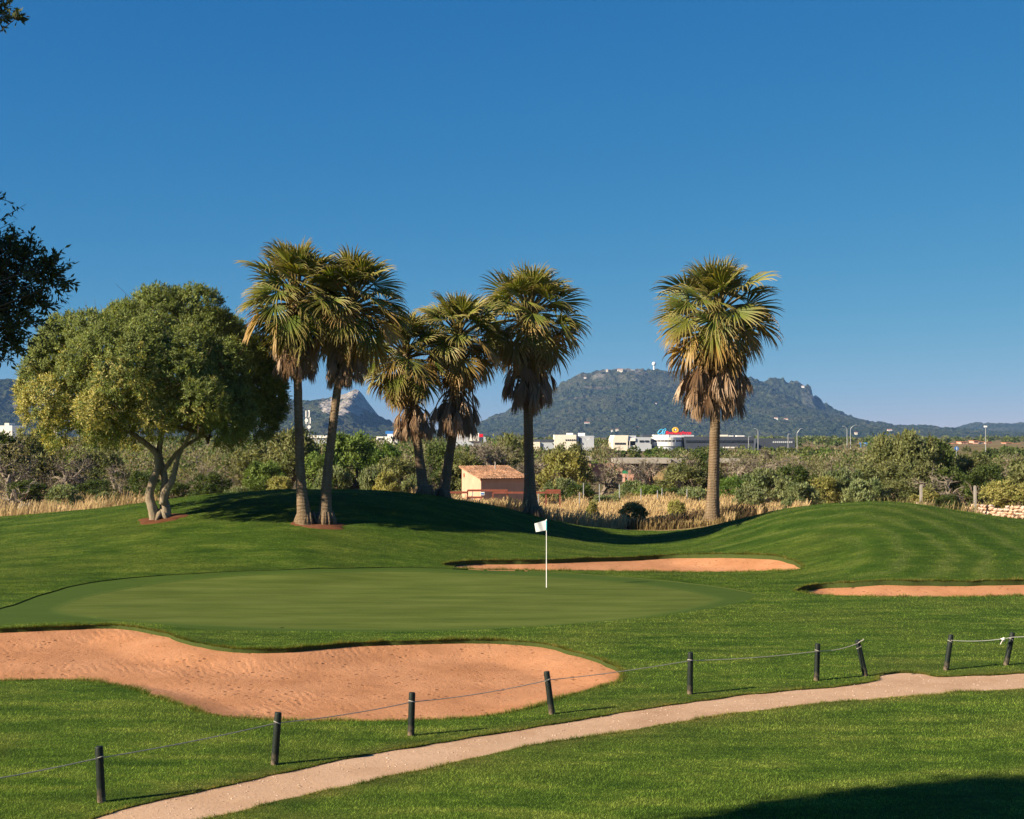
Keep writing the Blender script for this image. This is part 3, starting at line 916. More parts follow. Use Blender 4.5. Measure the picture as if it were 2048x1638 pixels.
# ================================================================== scrub
def clump_mesh(seed, R_, Hh, ncl, lpc, L0, ca, cb, upright=0.3, rcl=.34, yel=None):
    """A bush of leaf clumps, base at z=0, half-width R_, height Hh."""
    rng = np.random.default_rng(seed)
    Vs, Fs, Cs, nv = [], [], [], 0
    for i in range(ncl):
        u = rng.random()
        z = Hh * (.10 + .80 * u ** .85)
        rr = R_ * (1 - .75 * max(0, (z / Hh - .45) / .55) ** 1.6) * math.sqrt(rng.uniform(.15, 1)) * (.85 if z < .2 * Hh else 1)
        th = rng.uniform(0, 6.283)
        c = np.array([rr * math.cos(th), rr * math.sin(th), z])
        r = min(R_, Hh) * rcl * rng.uniform(.6, 1.15)
        n = lpc
        k = 22
        sd = unit(rng, k) + np.array([math.cos(th) * .5, math.sin(th) * .5, upright]); sd /= np.linalg.norm(sd, axis=1)[:, None]
        g = rng.integers(0, k, n)
        P = c + sd[g] * (r * rng.uniform(.35, 1.05, n))[:, None] + rng.normal(0, .06, (n, 3))
        P[:, 2] = np.maximum(P[:, 2], .02)
        D = sd[g] * .45 + rng.normal(0, .65, (n, 3)) + np.array([0, 0, upright])
        L = L0 * rng.uniform(.7, 1.3, n)
        v, f = leaf_quads(P, D, L, L * rng.uniform(.32, .5, n), rng, sd[g], .35)
        base = mixc(rng, 1, ca, cb, .2)
        col = base * rng.uniform(.75, 1.25, (n, 1))
        if yel is not None:
            col = np.where(rng.random((n, 1)) < .25, mixc(rng, n, yel, yel, .2), col)
        Vs.append(v); Fs.append(f + nv); nv += len(v); Cs.append(np.repeat(np.clip(col, .005, 1), 4, 0))
    return mesh_np('crown', np.concatenate(Vs), [np.concatenate(Fs)], np.concatenate(Cs))
def bare_mesh(seed, Hh, spread, depth=5, r0=.16, lean=0.0):
    """A bare branching skeleton."""
    rng = np.random.default_rng(seed)
    mb = MB()
    def grow(p, d, L, r, k):
        n = 3
        pts = [p]
        for i in range(n):
            d = d + rng.normal(0, .22, 3); d /= np.linalg.norm(d)
            p = p + d * L / n; pts.append(p)
        mb.tube(pts, np.linspace(r, r * .62, n + 1), 5 if k > 3 else 3, False)
        if k == 0: return
        for _ in range(3 if k > 1 else 4):
            nd = d * .75 + rng.normal(0, .62, 3) + np.array([0, 0, .12])
            nd[:2] *= spread
            nd /= np.linalg.norm(nd)
            grow(pts[rng.integers(1, n + 1)], nd, L * rng.uniform(.58, .82), r * .55, k - 1)
    for s_ in range(rng.integers(1, 3)):
        grow(np.array([rng.normal(0, .15), rng.normal(0, .15), -.1]), np.array([lean + rng.normal(0, .25), rng.normal(0, .2), 1.0]), Hh * .36, r0, depth)
    V = np.concatenate(mb.v)
    k = Hh / V[:, 2].max()
    mb.v = [v * k for v in mb.v]
    return mb.mesh('branches')
GREY, OLIVE, DARK, PALE, YELL = 'grey', 'olive', 'dark', 'pale', 'yell'
PROTO = {}
for v in range(3):
    PROTO[(OLIVE, v)] = (clump_mesh(100 + v, 2.0, 4.0, 46, 150, .26, (0.109, 0.134, 0.045), (0.211, 0.218, 0.090)), bare_mesh(200 + v, 2.8, 1.2, 3, .16))
    PROTO[(DARK, v)] = (clump_mesh(110 + v, 2.1, 4.0, 46, 150, .25, (0.038, 0.067, 0.015), (0.096, 0.128, 0.031)), bare_mesh(210 + v, 2.6, 1.2, 3, .16))
    PROTO[(PALE, v)] = (clump_mesh(120 + v, 2.0, 2.6, 40, 160, .26, (0.128, 0.173, 0.070), (0.237, 0.262, 0.122), .8), bare_mesh(220 + v, 1.6, 1.3, 2, .08))
    PROTO[(YELL, v)] = (clump_mesh(130 + v, 1.8, 3.0, 40, 140, .26, (0.218, 0.224, 0.064), (0.346, 0.320, 0.109), .6), bare_mesh(230 + v, 2.0, 1.2, 3, .1))
    PROTO[(GREY, v)] = (clump_mesh(140 + v, 1.9, 3.7, 24, 30, .20, (0.128, 0.134, 0.058), (0.218, 0.198, 0.102)), bare_mesh(240 + v, 4.0, 1.35, 6, .20))
PROTO[('bright', 0)] = (clump_mesh(150, 1.9, 4.4, 50, 150, .24, (0.083, 0.154, 0.028), (0.147, 0.230, 0.046)), bare_mesh(250, 2.8, 1.2, 3, .16))
PROTO[('bright', 1)] = (clump_mesh(151, 1.9, 4.2, 50, 150, .24, (0.096, 0.160, 0.031), (0.173, 0.237, 0.054)), bare_mesh(251, 2.6, 1.2, 3, .16))
BARKM = {OLIVE: 'bark_dark', DARK: 'bark_dark', PALE: 'twig_brown', YELL: 'twig_brown', GREY: 'twig_grey', 'bright': 'bark_dark'}
TOP = lambda x: np.interp(x, [-100, 0, 100, 200, 400, 500, 590, 650, 700, 760, 850, 900, 950, 1000, 1040, 1080, 1140, 1200, 1260, 1320, 1400, 1450, 1500, 1560, 1620, 1680, 1720, 1760, 1800, 1850, 1890, 1920, 1980, 2048, 2150],
    [858, 858, 860, 866, 880, 862, 852, 868, 856, 862, 880, 872, 884, 862, 868, 898, 890, 884, 912, 893, 890, 888, 886, 892, 895, 888, 878, 866, 862, 866, 885, 905, 903, 895, 893])
LOOK = {OLIVE: ('wild_olive', 'olive-green wild olive tree', 'tree'), DARK: ('evergreen_shrub', 'dark evergreen shrub', 'shrub'), PALE: ('broom_bush', 'pale feathery green bush', 'bush'),
        YELL: ('yellow_bush', 'yellow-green leafy bush', 'bush'), GREY: ('bare_tree', 'grey half-bare almond tree', 'tree'), 'bright': ('leafy_tree', 'fresh green tree', 'tree')}
ORD = ['first', 'second', 'third', 'fourth', 'fifth', 'sixth', 'seventh', 'eighth', 'ninth', 'tenth', 'eleventh', 'twelfth', 'thirteenth', 'fourteenth', 'fifteenth', 'sixteenth', 'seventeenth', 'eighteenth', 'nineteenth', 'twentieth', 'twenty-first', 'twenty-second', 'twenty-third', 'twenty-fourth', 'twenty-fifth', 'twenty-sixth']
rng = np.random.default_rng(42)
PL = []      # (px, top_py, width_px, kind, Y)
# read off the photograph
PL += [(20, 872, 110, GREY, 112), (-20, 862, 110, DARK, 118), (70, 858, 100, OLIVE, 120), (125, 872, 100, GREY, 116), (55, 960, 80, DARK, 104), (130, 970, 62, PALE, 96), (200, 900, 100, OLIVE, 122), (190, 960, 80, DARK, 106),
       (250, 925, 90, GREY, 112), (215, 985, 50, PALE, 92), (290, 940, 70, DARK, 108), (345, 960, 70, DARK, 104), (380, 925, 90, GREY, 114), (420, 948, 80, DARK, 102), (440, 900, 95, GREY, 118), (480, 975, 66, PALE, 96), (505, 890, 95, OLIVE, 120),
       (530, 918, 80, 'bright', 108), (585, 852, 100, OLIVE, 116), (560, 955, 60, YELL, 98), (640, 900, 80, 'bright', 114), (665, 935, 70, PALE, 102), (705, 858, 110, 'bright', 118), (760, 880, 90, 'bright', 124), (745, 935, 60, PALE, 100), (790, 915, 90, OLIVE, 110), (775, 945, 55, YELL, 98),
       (830, 900, 80, GREY, 116), (835, 950, 60, PALE, 102), (880, 890, 80, DARK, 124), (925, 905, 90, OLIVE, 122), (950, 895, 80, DARK, 128), (1000, 862, 75, GREY, 124), (1030, 868, 80, OLIVE, 130), (1050, 905, 80, GREY, 122), (1010, 920, 70, DARK, 126),
       (1085, 915, 70, GREY, 128), (1130, 905, 105, YELL, 116), (1140, 888, 80, OLIVE, 124), (1120, 958, 66, PALE, 104), (1160, 966, 64, DARK, 102), (1203, 880, 75, GREY, 120), (1215, 990, 60, PALE, 100), (1262, 962, 58, PALE, 106), (1300, 906, 55, GREY, 122), (1300, 968, 60, 'bright', 104),
       (1372, 898, 80, GREY, 124), (1365, 930, 90, OLIVE, 116), (1390, 975, 70, PALE, 100), (1400, 905, 80, DARK, 128), (1345, 975, 60, DARK, 108), (1465, 950, 66, 'bright', 104), (1480, 895, 90, GREY, 118), (1500, 975, 64, PALE, 98), (1530, 940, 90, PALE, 102), (1545, 895, 95, GREY, 122),
       (1585, 930, 80, DARK, 110), (1600, 965, 66, PALE, 96), (1610, 900, 85, GREY, 118), (1650, 955, 70, YELL, 98), (1660, 905, 80, GREY, 124), (1690, 940, 90, PALE, 100), (1735, 905, 90, GREY, 116), (1760, 925, 110, OLIVE, 104), (1790, 868, 110, OLIVE, 112), (1835, 862, 100, OLIVE, 110),
       (1865, 878, 90, DARK, 114), (1730, 958, 76, PALE, 94), (1800, 958, 90, OLIVE, 96), (1840, 925, 90, OLIVE, 102), (1850, 975, 60, YELL, 92), (1905, 935, 80, DARK, 104), (1945, 905, 90, OLIVE, 116), (1895, 990, 56, DARK, 91), (1975, 930, 90, DARK, 100), (2010, 905, 90, GREY, 120), (2005, 962, 80, YELL, 94), (2050, 965, 80, YELL, 92), (2060, 915, 100, OLIVE, 104)]
count = {}
PL.sort(key=lambda a: a[0])
tot = {}
for p in PL: tot[p[3]] = tot.get(p[3], 0) + 1
for (px, top, wpx, kind, Y) in PL:
    var = int(rng.integers(3 if kind != 'bright' else 2))
    crown, br = PROTO[(kind, var)]
    b = at(px, 990, Y); b.z = float(H(b.x, b.y))
    hh = at(px, top, Y).z - b.z
    k = count.get(kind, 0); count[kind] = k + 1
    nm, look, cat = LOOK[kind]
    n = tot[kind]
    if k < (n + 1) // 2:
        where = ('leftmost of its kind' if k == 0 else ORD[k] + ' of its kind from the left')
    else:
        where = ('rightmost of its kind' if k == n - 1 else ORD[n - 1 - k] + ' of its kind from the right')
    root = thing(nm, f'{look}, {where} in the scrub', cat, b, rng.uniform(0, 6.28), 'scrub ' + cat + 's behind the mounds')
    zc = {OLIVE: 4.1, DARK: 4.1, PALE: 2.8, YELL: 3.2, GREY: 4.0, 'bright': 4.5}[kind]
    rc = {OLIVE: 2.3, DARK: 2.4, PALE: 2.2, YELL: 2.1, GREY: 2.1, 'bright': 2.2}[kind]
    sx = wpx * Y / F / 2 / rc * 1.15
    root.scale = (sx, sx, hh / zc)
    obj('crown', crown, M['leaf'], root)
    obj('branches', br, M[BARKM[kind]], root)

# thorny leafless tree by the stone wall and the fallen grey limbs on the left
def dead_tree(label, px, py, Y, hpx, seed, lean=0.0, mat='twig_grey', spread=1.3):
    b = at(px, py, Y); b.z = float(H(b.x, b.y)) - .05
    root = thing('dead_tree', label, 'dead tree', b)
    obj('branches', bare_mesh(seed, hpx * Y / F, spread, 5, .13, lean), M[mat], root)
dead_tree('leafless pale thorny tree behind the stone wall posts', 1925, 1010, 93, 100, 301, 0.0, 'twig_grey', 1.6)
dead_tree('leaning dead trunk among shrubs between dome tree and paired palms', 556, 990, 99, 62, 302, 0.9, 'bark_dark', 1.0)
dead_tree('sprawling dead grey limb at the far left above dry grass', 20, 1000, 97, 62, 303, 1.3, 'twig_grey', 1.5)

# distant thickets, one mass
def thicket(name, label, seed, n, Y0, Y1, hfun, cols, lpc=170, L=.42, xs=(-250, 2300)):
    r = np.random.default_rng(seed)
    Vs, Fs, Cs, nv = [], [], [], 0
    for i in range(n):
        Y = Y0 * (Y1 / Y0) ** r.random(); px = r.uniform(*xs)
        x = (px - 1024) / F * Y
        h = hfun(px, Y, r); w = h * r.uniform(.55, .95)
        if h <= 0.3: continue
        m = lpc
        d = unit(r, m); d[:, 2] = abs(d[:, 2]) * 1.0
        lump = 1 + .28 * np.sin(d[:, 0] * 5 + i) * np.sin(d[:, 1] * 5 + 2 * i)
        P = np.c_[x + d[:, 0] * w * lump * r.uniform(.7, 1, m), Y + d[:, 1] * w * lump, h * (.18 + .80 * d[:, 2] * lump * r.uniform(.7, 1, m)) - .1]
        P[:, 2] = np.minimum(P[:, 2], h)
        Lk = L * (Y / 200) ** .6
        v, f = leaf_quads(P, d + r.normal(0, .6, (m, 3)), Lk * r.uniform(.7, 1.3, m), Lk * .55, r, d, .4)
        a, b = cols[r.integers(len(cols))]
        c = mixc(r, 1, a, b, .2) * r.uniform(.8, 1.2, (m, 1))
        Vs.append(v); Fs.append(f + nv); nv += len(v); Cs.append(np.repeat(c, 4, 0))
    o = obj(name, mesh_np(name, np.concatenate(Vs), [np.concatenate(Fs)], np.concatenate(Cs)), M['leaf'])
    return tag(o, label, kind='stuff')
GC = [((0.058, 0.090, 0.023), (0.109, 0.141, 0.038)), ((0.109, 0.134, 0.045), (0.192, 0.205, 0.077)), ((0.179, 0.160, 0.090), (0.269, 0.237, 0.141)), ((0.154, 0.141, 0.077), (0.243, 0.211, 0.128)), ((0.077, 0.128, 0.026), (0.128, 0.179, 0.038))]
thicket('scrub_thicket', 'thicket of mixed scrub on the plain', 5, 620, 128, 300, lambda px, Y, r: (CAMZ - (TOP(px) + r.uniform(4, 34) * 200 / Y - HZ) * Y / F) * (0.0 if (1155 < px < 1345 and 120 < Y < 175) or (1230 < px < 1480 and 140 < Y < 162) else 1.0), GC)
thicket('far_wood', 'dark belt of trees before the buildings', 6, 520, 300, 455, lambda px, Y, r: max(.5, CAMZ - ((r.uniform(892, 912) if (1050 < px < 1720 or px > 1885) else r.uniform(884, 905)) - HZ) * Y / F) * r.uniform(.8, 1.1), GC[:2] + GC[4:], 150, .5)
thicket('far_wood', 'hazy tree cover on the plain beyond the buildings', 9, 900, 560, 2200, lambda px, Y, r: 0.0 if (1890 < px < 2075 and Y < 940) else r.uniform(2.0, 4.6), GC[:2], 70, .75, (-700, 2700))

# ------------------------------------------------------------------ dry grass
t = NT('straw'); c = t.attr()
M['straw'] = t.bsdf(c, .8, .15, None, 0, .35, c)
def dry_grass(name, label, seed, n, xs, Ys, h, cols, mask=None):
    r = np.random.default_rng(seed)
    px = r.uniform(xs[0], xs[1], n); Y = r.uniform(Ys[0], Ys[1], n)
    X = (px - 1024) / F * Y
    yc = np.interp(px, _tx, YCR)
    k = (Y > yc + 3.2) & (fbm(X * .35, Y * .35, 3, seed) > -.28)
    if mask is not None: k &= mask(px, Y)
    X, Y, px = X[k], Y[k], px[k]; m = len(X)
    Z = H(X, Y) - .02
    hh = h * r.uniform(.35, 1.25, m) * (.8 + .9 * fbm(X * .45, Y * .45, 3, seed + 1))
    P = np.c_[X, Y, Z]
    w = .010 + .016 * r.random(m)
    a = r.uniform(0, 6.28, m)
    s_ = np.c_[np.cos(a), np.sin(a), np.zeros(m)] * w[:, None]
    ln = np.c_[r.normal(.08, .16, m), r.normal(0, .16, m), np.ones(m)] * hh[:, None]
    mid = P + ln * .6
    tip = P + ln + np.c_[r.normal(.06, .1, m), r.normal(0, .08, m), np.zeros(m)] * hh[:, None]
    V = np.stack([P - s_, P + s_, mid + s_ * .8, mid - s_ * .8, tip + s_ * .7, tip - s_ * .7], 1).reshape(-1, 3)
    b = np.arange(m)[:, None] * 6
    Q = np.concatenate([b + np.array([[0, 1, 2, 3]]), b + np.array([[3, 2, 4, 5]])])
    t_ = fbm(X * .25, Y * .25, 3, seed + 2)[:, None]
    col = np.where(t_ > .22, mixc(r, m, *cols[1]), mixc(r, m, *cols[0]))
    o = obj(name, mesh_np(name, V, [Q], np.repeat(col, 6, 0)), M['straw'])
    return tag(o, label, kind='stuff')
ST = [((.42, .30, .14), (.60, .45, .24)), ((.22, .17, .07), (.36, .26, .12))]
dry_grass('dry_grass', 'tall straw-coloured dry grass between the mounds and the scrub', 71, 140000, (820, 1660), (68, 112), .66, ST, lambda px, Y: (px < 1470) | (fbm(px / 40, Y / 3, 3, 4) > (px - 1520) / 220))
dry_grass('dry_grass', 'dry grass strip below the scrub on the left', 72, 60000, (-120, 840), (68, 104), .70, ST, lambda px, Y: ((px < 330) | (Y > 86)) & (fbm(px / 70, Y / 3, 3, 14) > -.12))
dry_grass('dry_grass', 'sparse dry grass along the stone wall', 73, 9000, (1740, 1960), (64, 92), .45, [((.20, .17, .07), (.33, .26, .12)), ((.12, .13, .045), (.2, .18, .07))])
dry_grass('brown_weeds', 'dark brown dead weeds at the foot of the single palm', 74, 9000, (1235, 1530), (70, 78), .62, [((.06, .042, .022), (.12, .08, .04)), ((.05, .05, .02), (.10, .075, .035))], lambda px, Y: (px < 1410) | (px > 1440))
def small_bush(name, label, px, Y, h, w, kind, var=0):
    b = at(px, 1000, Y); b.z = float(H(b.x, b.y)) - .05
    root = thing(name, label, 'bush', b, px * .7)
    root.scale = (w / 2.1, w / 2.1, h / 2.8)
    obj('crown', PROTO[(kind, var)][0], M['leaf'], root); obj('branches', PROTO[(kind, var)][1], M[BARKM[kind]], root)
small_bush('dark_bush', 'low dark bush in dry grass left of the single palm', 1268, 75.5, .95, .8, OLIVE, 1)
small_bush('weed_bush', 'slender yellow-green weed in the dry grass right of the flag', 1185, 78, 1.1, .4, YELL, 1)
small_bush('weed_bush', 'small pale weed in dry grass between dark bush and single palm', 1352, 82, 1.2, .6, YELL, 2)

# ================================================================== hills
def hill_material(name):
    t = NT(name); p = t.pos()
    n1 = t.noise(p, .0035, 4.0); n2 = t.noise(p, .055, 4.0, .75); n3 = t.noise(t.pos(.4, .4, 3.0), .012, 4.0, .65)
    c = t.ramp(n2, [(.38, (.008, .014, .007)), (.5, (.027, .040, .017)), (.64, (.065, .078, .036))])
    c = t.mix(t.maprange(n1, .42, .68, 0, .55), c, (.085, .080, .042))
    c = t.mix(t.maprange(n3, .60, .70, 0, .55), c, (.17, .14, .10))
    a = t.node('ShaderNodeAttribute', attribute_name='Col').outputs['Fac']
    rock = t.ramp(t.noise(p, .03, 5.0, .7), [(.35, (.10, .095, .075)), (.5, (.33, .29, .245)), (.7, (.52, .47, .41))])
    c = t.mix(t.maprange(a, .3, .7, 0, 1), c, rock)
    return t.bsdf(c, .95, .05, t.bump(n2, 1.0, 16.0))
M['hill'] = hill_material('wooded_hillside')
RIDGES = []
def ridge(name, label, S, Yc, front, back, nx, ny, seed, pw=1.15, rough=.2, canopy=5.0, rock=None):
    S = np.array(S, float)
    x0, x1 = (S[0, 0] - 1024) / F * Yc, (S[-1, 0] - 1024) / F * Yc
    def h(x, y):
        px = 1024 + F * x / Yc
        wx = 40 * fbm(x / 260, y / 260, 3, seed)
        P = CAMZ + (HZ - np.interp(px + wx * F / Yc * .12, S[:, 0], S[:, 1])) * Yc / F
        tt = np.where(y < Yc, (y - (Yc - front)) / front, 1 - (y - Yc) / back)
        tt = np.clip(tt, 0, 1)
        f = tt ** pw * (1 - rough * (1 - tt)) + 0
        g = np.abs(fbm(x / 330 + .3 * fbm(y / 400, x / 400, 2, seed + 3), y / 700, 4, seed + 1))
        f = f * (1 - rough * 1.6 * g * np.sin(np.pi * np.clip(tt, 0, 1)) ** .7)
        return np.maximum(P, 0) * f
    xs, ys = np.linspace(x0, x1, nx), np.concatenate([np.linspace(Yc - front, Yc, int(ny * .72)), np.linspace(Yc, Yc + back, int(ny * .28) + 1)[1:]])
    X, Y = np.meshgrid(xs, ys)
    Z = h(X, Y)
    r = np.random.default_rng(seed)
    can = canopy * (1.5 * (vnoise(X / 12, Y / 12, seed) - .5) + .8 * (vnoise(X / 40, Y / 40, seed + 5) - .5)) * np.clip(Z / 15, 0, 1)
    ro = np.zeros_like(Z) if rock is None else rock(1024 + F * X / Y, HZ - (Z - CAMZ) * F / Y, X, Y)
    Z2 = Z + can * (1 - .6 * np.clip(ro, 0, 1)) + ro * 9 * fbm(X / 60, Y / 60, 4, seed + 9) - .6
    ii = np.arange(X.size).reshape(X.shape)
    me = mesh_np(name, np.c_[X.ravel(), Y.ravel(), Z2.ravel()], [np.stack([ii[:-1, :-1].ravel(), ii[:-1, 1:].ravel(), ii[1:, 1:].ravel(), ii[1:, :-1].ravel()], 1)], np.repeat(ro.ravel()[:, None], 3, 1))
    tag(obj(name, me, M['hill']), label, kind='structure')
    RIDGES.append((h, Yc - front, Yc))
    return h
def rock_main(px, py, X, Y):
    n = fbm(X / 90, Y / 90, 4, 66)
    a = ss((770 - py) / 14) * ss((px - 1120) / 20) * ss((1330 - px) / 60) * .55
    return np.clip(a * (.5 + 1.1 * n), 0, 1)
def rock_left(px, py, X, Y):
    n = fbm(X / 60, Y / 60, 4, 67)
    a = ss((px - 640 + (py - 800) * 1.2) / 45) * ss((835 - py) / 20) * ss((775 - px) / 8) * 1.7
    b = ss((px - 5) / 25) * ss((180 - px) / 80) * ss((835 - py) / 12) * ss((py - 785) / 14) * .8
    c = ss((815 - py) / 14) * ss((px - 560) / 40) * ss((690 - px) / 40) * .4
    return np.clip(np.maximum(np.maximum(a, b), c) * (.80 + 1.2 * n), 0, 1)
ridge('mountain', 'broad flat-topped wooded mountain behind the palms', [(700, 874), (880, 864), (960, 845), (1000, 827), (1060, 800), (1100, 784), (1130, 764), (1165, 746), (1205, 739), (1260, 737), (1300, 740), (1360, 741), (1420, 743), (1480, 752), (1512, 758), (1540, 772), (1580, 797), (1620, 817), (1680, 832), (1740, 845), (1800, 851), (1850, 853), (1900, 858), (1960, 864), (2150, 868), (2300, 872)],
      6000, 1900, 700, 560, 210, 1, 1.2, .30, 11.0, rock_main)
ridge('mountain', 'cliff-ended spur on the right of the mountain', [(1440, 800), (1480, 785), (1520, 766), (1540, 758), (1565, 758), (1600, 764), (1616, 769), (1623, 775), (1626, 790), (1638, 797), (1660, 812), (1690, 827), (1720, 841), (1760, 850), (1800, 872)], 6350, 260, 400, 220, 80, 2, .5, .12, 12.0,
      lambda px, py, X, Y: ss((px - 1585) / 20) * ss((1640 - px) / 12) * ss((py - 776) / 6) * .35)
ridge('hill', 'low wooded hill at the far right', [(1780, 872), (1860, 862), (1900, 857), (1940, 848), (1970, 845), (2010, 846), (2048, 844), (2150, 840), (2300, 842), (2500, 850)], 7600, 1500, 700, 240, 60, 3, 1.1, .2, 9.0)
ridge('hill', 'rocky grey peak and wooded ridge on the left', [(-500, 770), (-300, 750), (-100, 748), (0, 755), (30, 761), (60, 772), (110, 795), (200, 812), (400, 812), (520, 806), (590, 802), (620, 797), (650, 795), (680, 789), (700, 782), (711, 778), (718, 782), (735, 805), (750, 824), (765, 838), (790, 848), (830, 855), (900, 864), (1000, 872)],
      4600, 1300, 500, 560, 180, 4, 1.05, .26, 11.0, rock_left)
def on_ridge(px, py, k):
    h, y0, y1 = RIDGES[k]
    d = ray(px, py)
    ys = np.linspace(y0, y1, 400)
    g = h(d.x / d.y * ys, ys) - (CAMZ + d.z / d.y * ys)
    j = int(np.argmax(g > 0)) if (g > 0).any() else 399
    return Vector((d.x / d.y * ys[j], ys[j], CAMZ + d.z / d.y * ys[j]))
M['white'] = plain('white_render', (.78, .76, .72), .8, .2, .06, .5)
M['cream'] = plain('cream_render', (.72, .66, .55), .8, .2, .06, .4)
M['silver'] = plain('grey_cladding', (.42, .45, .49), .5, .4, .08, .3)
M['slate'] = plain('dark_cladding', (.055, .065, .085), .4, .5, .12, .3)
M['glass'] = plain('window_glass', (.02, .025, .035), .15, .6, .2, .6)
M['roof_red'] = plain('roof_tile', (.34, .15, .09), .85, .15, .2, .8)
M['pink'] = plain('pink_render', (.62, .36, .27), .85, .15, .1, .3)
M['concrete'] = plain('concrete', (.33, .30, .26), .9, .15, .2, 1.5)
M['galv'] = plain('galvanised_steel', (.45, .46, .47), .5, .5, .08, 2.0, .6)
M['cyan'] = plain('cyan_sign', (.03, .38, .66), .4, .4, .04)
M['red'] = plain('red_sign', (.70, .015, .035), .4, .4, .04)
M['orange'] = plain('orange_sign', (.85, .42, .04), .4, .4, .04)
M['bluepanel'] = plain('blue_panel', (.03, .16, .45), .5, .4, .05)

def hill_house(label, px, py, k, w, h, mat='white', roof=True, dep=None):
    p = on_ridge(px, py, k)
    root = thing('hill_house', label, 'house', p)
    w, h = w * .62, h * .62
    d = dep or w * .7
    MB().box((0, 0, h / 2 - 2), (w, d, h + 4)).build('wall', M[mat], root)
    if roof:
        mb = MB()
        mb.add([(-w / 2 - .5, -d / 2 - .5, h), (w / 2 + .5, -d / 2 - .5, h), (w / 2 + .5, d / 2 + .5, h), (-w / 2 - .5, d / 2 + .5, h), (-w / 2 - .5, 0, h + d * .25), (w / 2 + .5, 0, h + d * .25)],
               [(0, 1, 5, 4), (2, 3, 4, 5), (0, 3, 2, 1)], [(0, 4, 3), (1, 2, 5)])
        mb.build('roof', M['roof_red'], root)
    for i in range(3):
        MB().box((w * (i - 1) * .28, -d / 2 - .05, h * .55), (w * .1, .2, h * .3)).build('window', M['glass'], root)
for (lb, px, py, w, h, mt) in [('small white house low on the mountain above the cream block', 1224, 863, 9, 8, 'white'), ('tan house low on the mountain, right of a small white house', 1234, 862, 13, 9, 'cream'),
        ('white house on the slope above the white factory', 1275, 857, 12, 8, 'white'), ('long white farmhouse halfway up the mountain above the cream block', 1174, 848, 26, 7, 'white'),
        ('white house at mid height, left of the single palm skirt', 1312, 809, 9, 8, 'white'), ('pale monastery building on the mountain top', 1240, 743, 34, 14, 'cream'), ('small pale building left of the monastery', 1214, 742, 14, 11, 'cream'),
        ('white hamlet house on the slope right of the single palm', 1552, 838, 18, 7, 'white'), ('second house of the hamlet right of the single palm', 1572, 840, 20, 7, 'cream'), ('white house on the low slope above the right-hand street lamps', 1712, 868, 13, 8, 'cream'),
        ('white house on the low ridge above the olive thicket', 1779, 863, 22, 9, 'white'), ('white house on the slope left of the monastery', 1170, 756, 16, 5, 'white')]:
    hill_house(lb, px, py, 0, w, h, mt)
hill_house('red-roofed house on the cliff edge of the spur', 1606, 774, 1, 18, 8, 'white')
hill_house('white house below the low hill at far right', 1939, 872 - 3, 2, 26, 12, 'white')
# white radome on its tower
p = on_ridge(1308, 741, 0)
root = thing('radome', 'white radome ball on a tower on the mountain top', 'radome', p)
MB().tube([(0, 0, -4), (0, 0, 22)], [4.0, 3.2], 10).build('tower', M['white'], root)
MB().ball((0, 0, 28), 8.6, 16, 12).build('dome', M['white'], root, True)

# ================================================================== the buildings on the plain
def bpx(px0, px1, pyt, pyb, Y, dep, mat, name, root, dy=0.0):
    """A box whose front face fills the given photo rectangle at distance Y."""
    a, b = at(px0, pyt, Y + dy), at(px1, pyb, Y + dy)
    z0 = b.z
    o = root.location
    c = ((a.x + b.x) / 2 - o.x, Y + dy + dep / 2 - o.y, (a.z + z0) / 2 - o.z)
    return MB().box(c, (b.x - a.x, dep, a.z - z0)).build(name, M[mat], root)
YB = 480.0
fb = at(1300, 901, YB); fb.z = 0
fac = thing('factory', 'white factory with rounded front and a cyan and red roof sign', 'factory', fb)
# left block with sloped parapet
def poly_front(pts, Y, dep, mat, name, root):
    P = [at(a, b, Y) for a, b in pts]; n = len(P); o = root.location
    V = [(q.x - o.x, Y - o.y, q.z - o.z) for q in P] + [(q.x - o.x, Y + dep - o.y, q.z - o.z) for q in P]
    mb = MB(); mb.add(V, [(i, (i + 1) % n, n + (i + 1) % n, n + i) for i in range(n)], [(0, i, i + 1) for i in range(1, n - 1)] + [(n, n + i + 1, n + i) for i in range(1, n - 1)])
    return mb.build(name, M[mat], root)
poly_front([(1226, 904), (1226, 879), (1229.5, 870.5), (1257, 870.5), (1255.5, 879), (1255.5, 904)], YB, 22, 'cream', 'wall', fac)
for i in range(7):
    bpx(1229.6 + i * 3.2, 1231.6 + i * 3.2, 885.2, 889.0, YB, .3, 'glass', 'window', fac, -.15)
bpx(1255.6, 1272, 871, 876, YB, 14, 'silver', 'roof', fac, 3)
bpx(1255.6, 1271, 876, 882, YB, 1.0, 'white', 'beam', fac, .4)
bpx(1255.6, 1271, 882, 891, YB, 1.0, 'glass', 'opening', fac, 4)
bpx(1256, 1271, 891, 904, YB, 2, 'white', 'wall', fac, .6)
bpx(1259, 1260, 882, 896, YB, .3, 'white', 'column', fac, .1)
bpx(1271, 1303, 874.5, 904, YB, 16, 'silver', 'wall', fac, .8)
bpx(1285, 1301, 869, 874.5, YB, 8, 'slate', 'roof', fac, 4)
bpx(1279, 1287.5, 880.6, 884.2, YB, .3, 'glass', 'window', fac, .6)
bpx(1290, 1297.3, 880.6, 884.2, YB, .3, 'glass', 'window', fac, .6)
bpx(1301, 1304, 878.5, 888, YB, .3, 'glass', 'window', fac, .5)
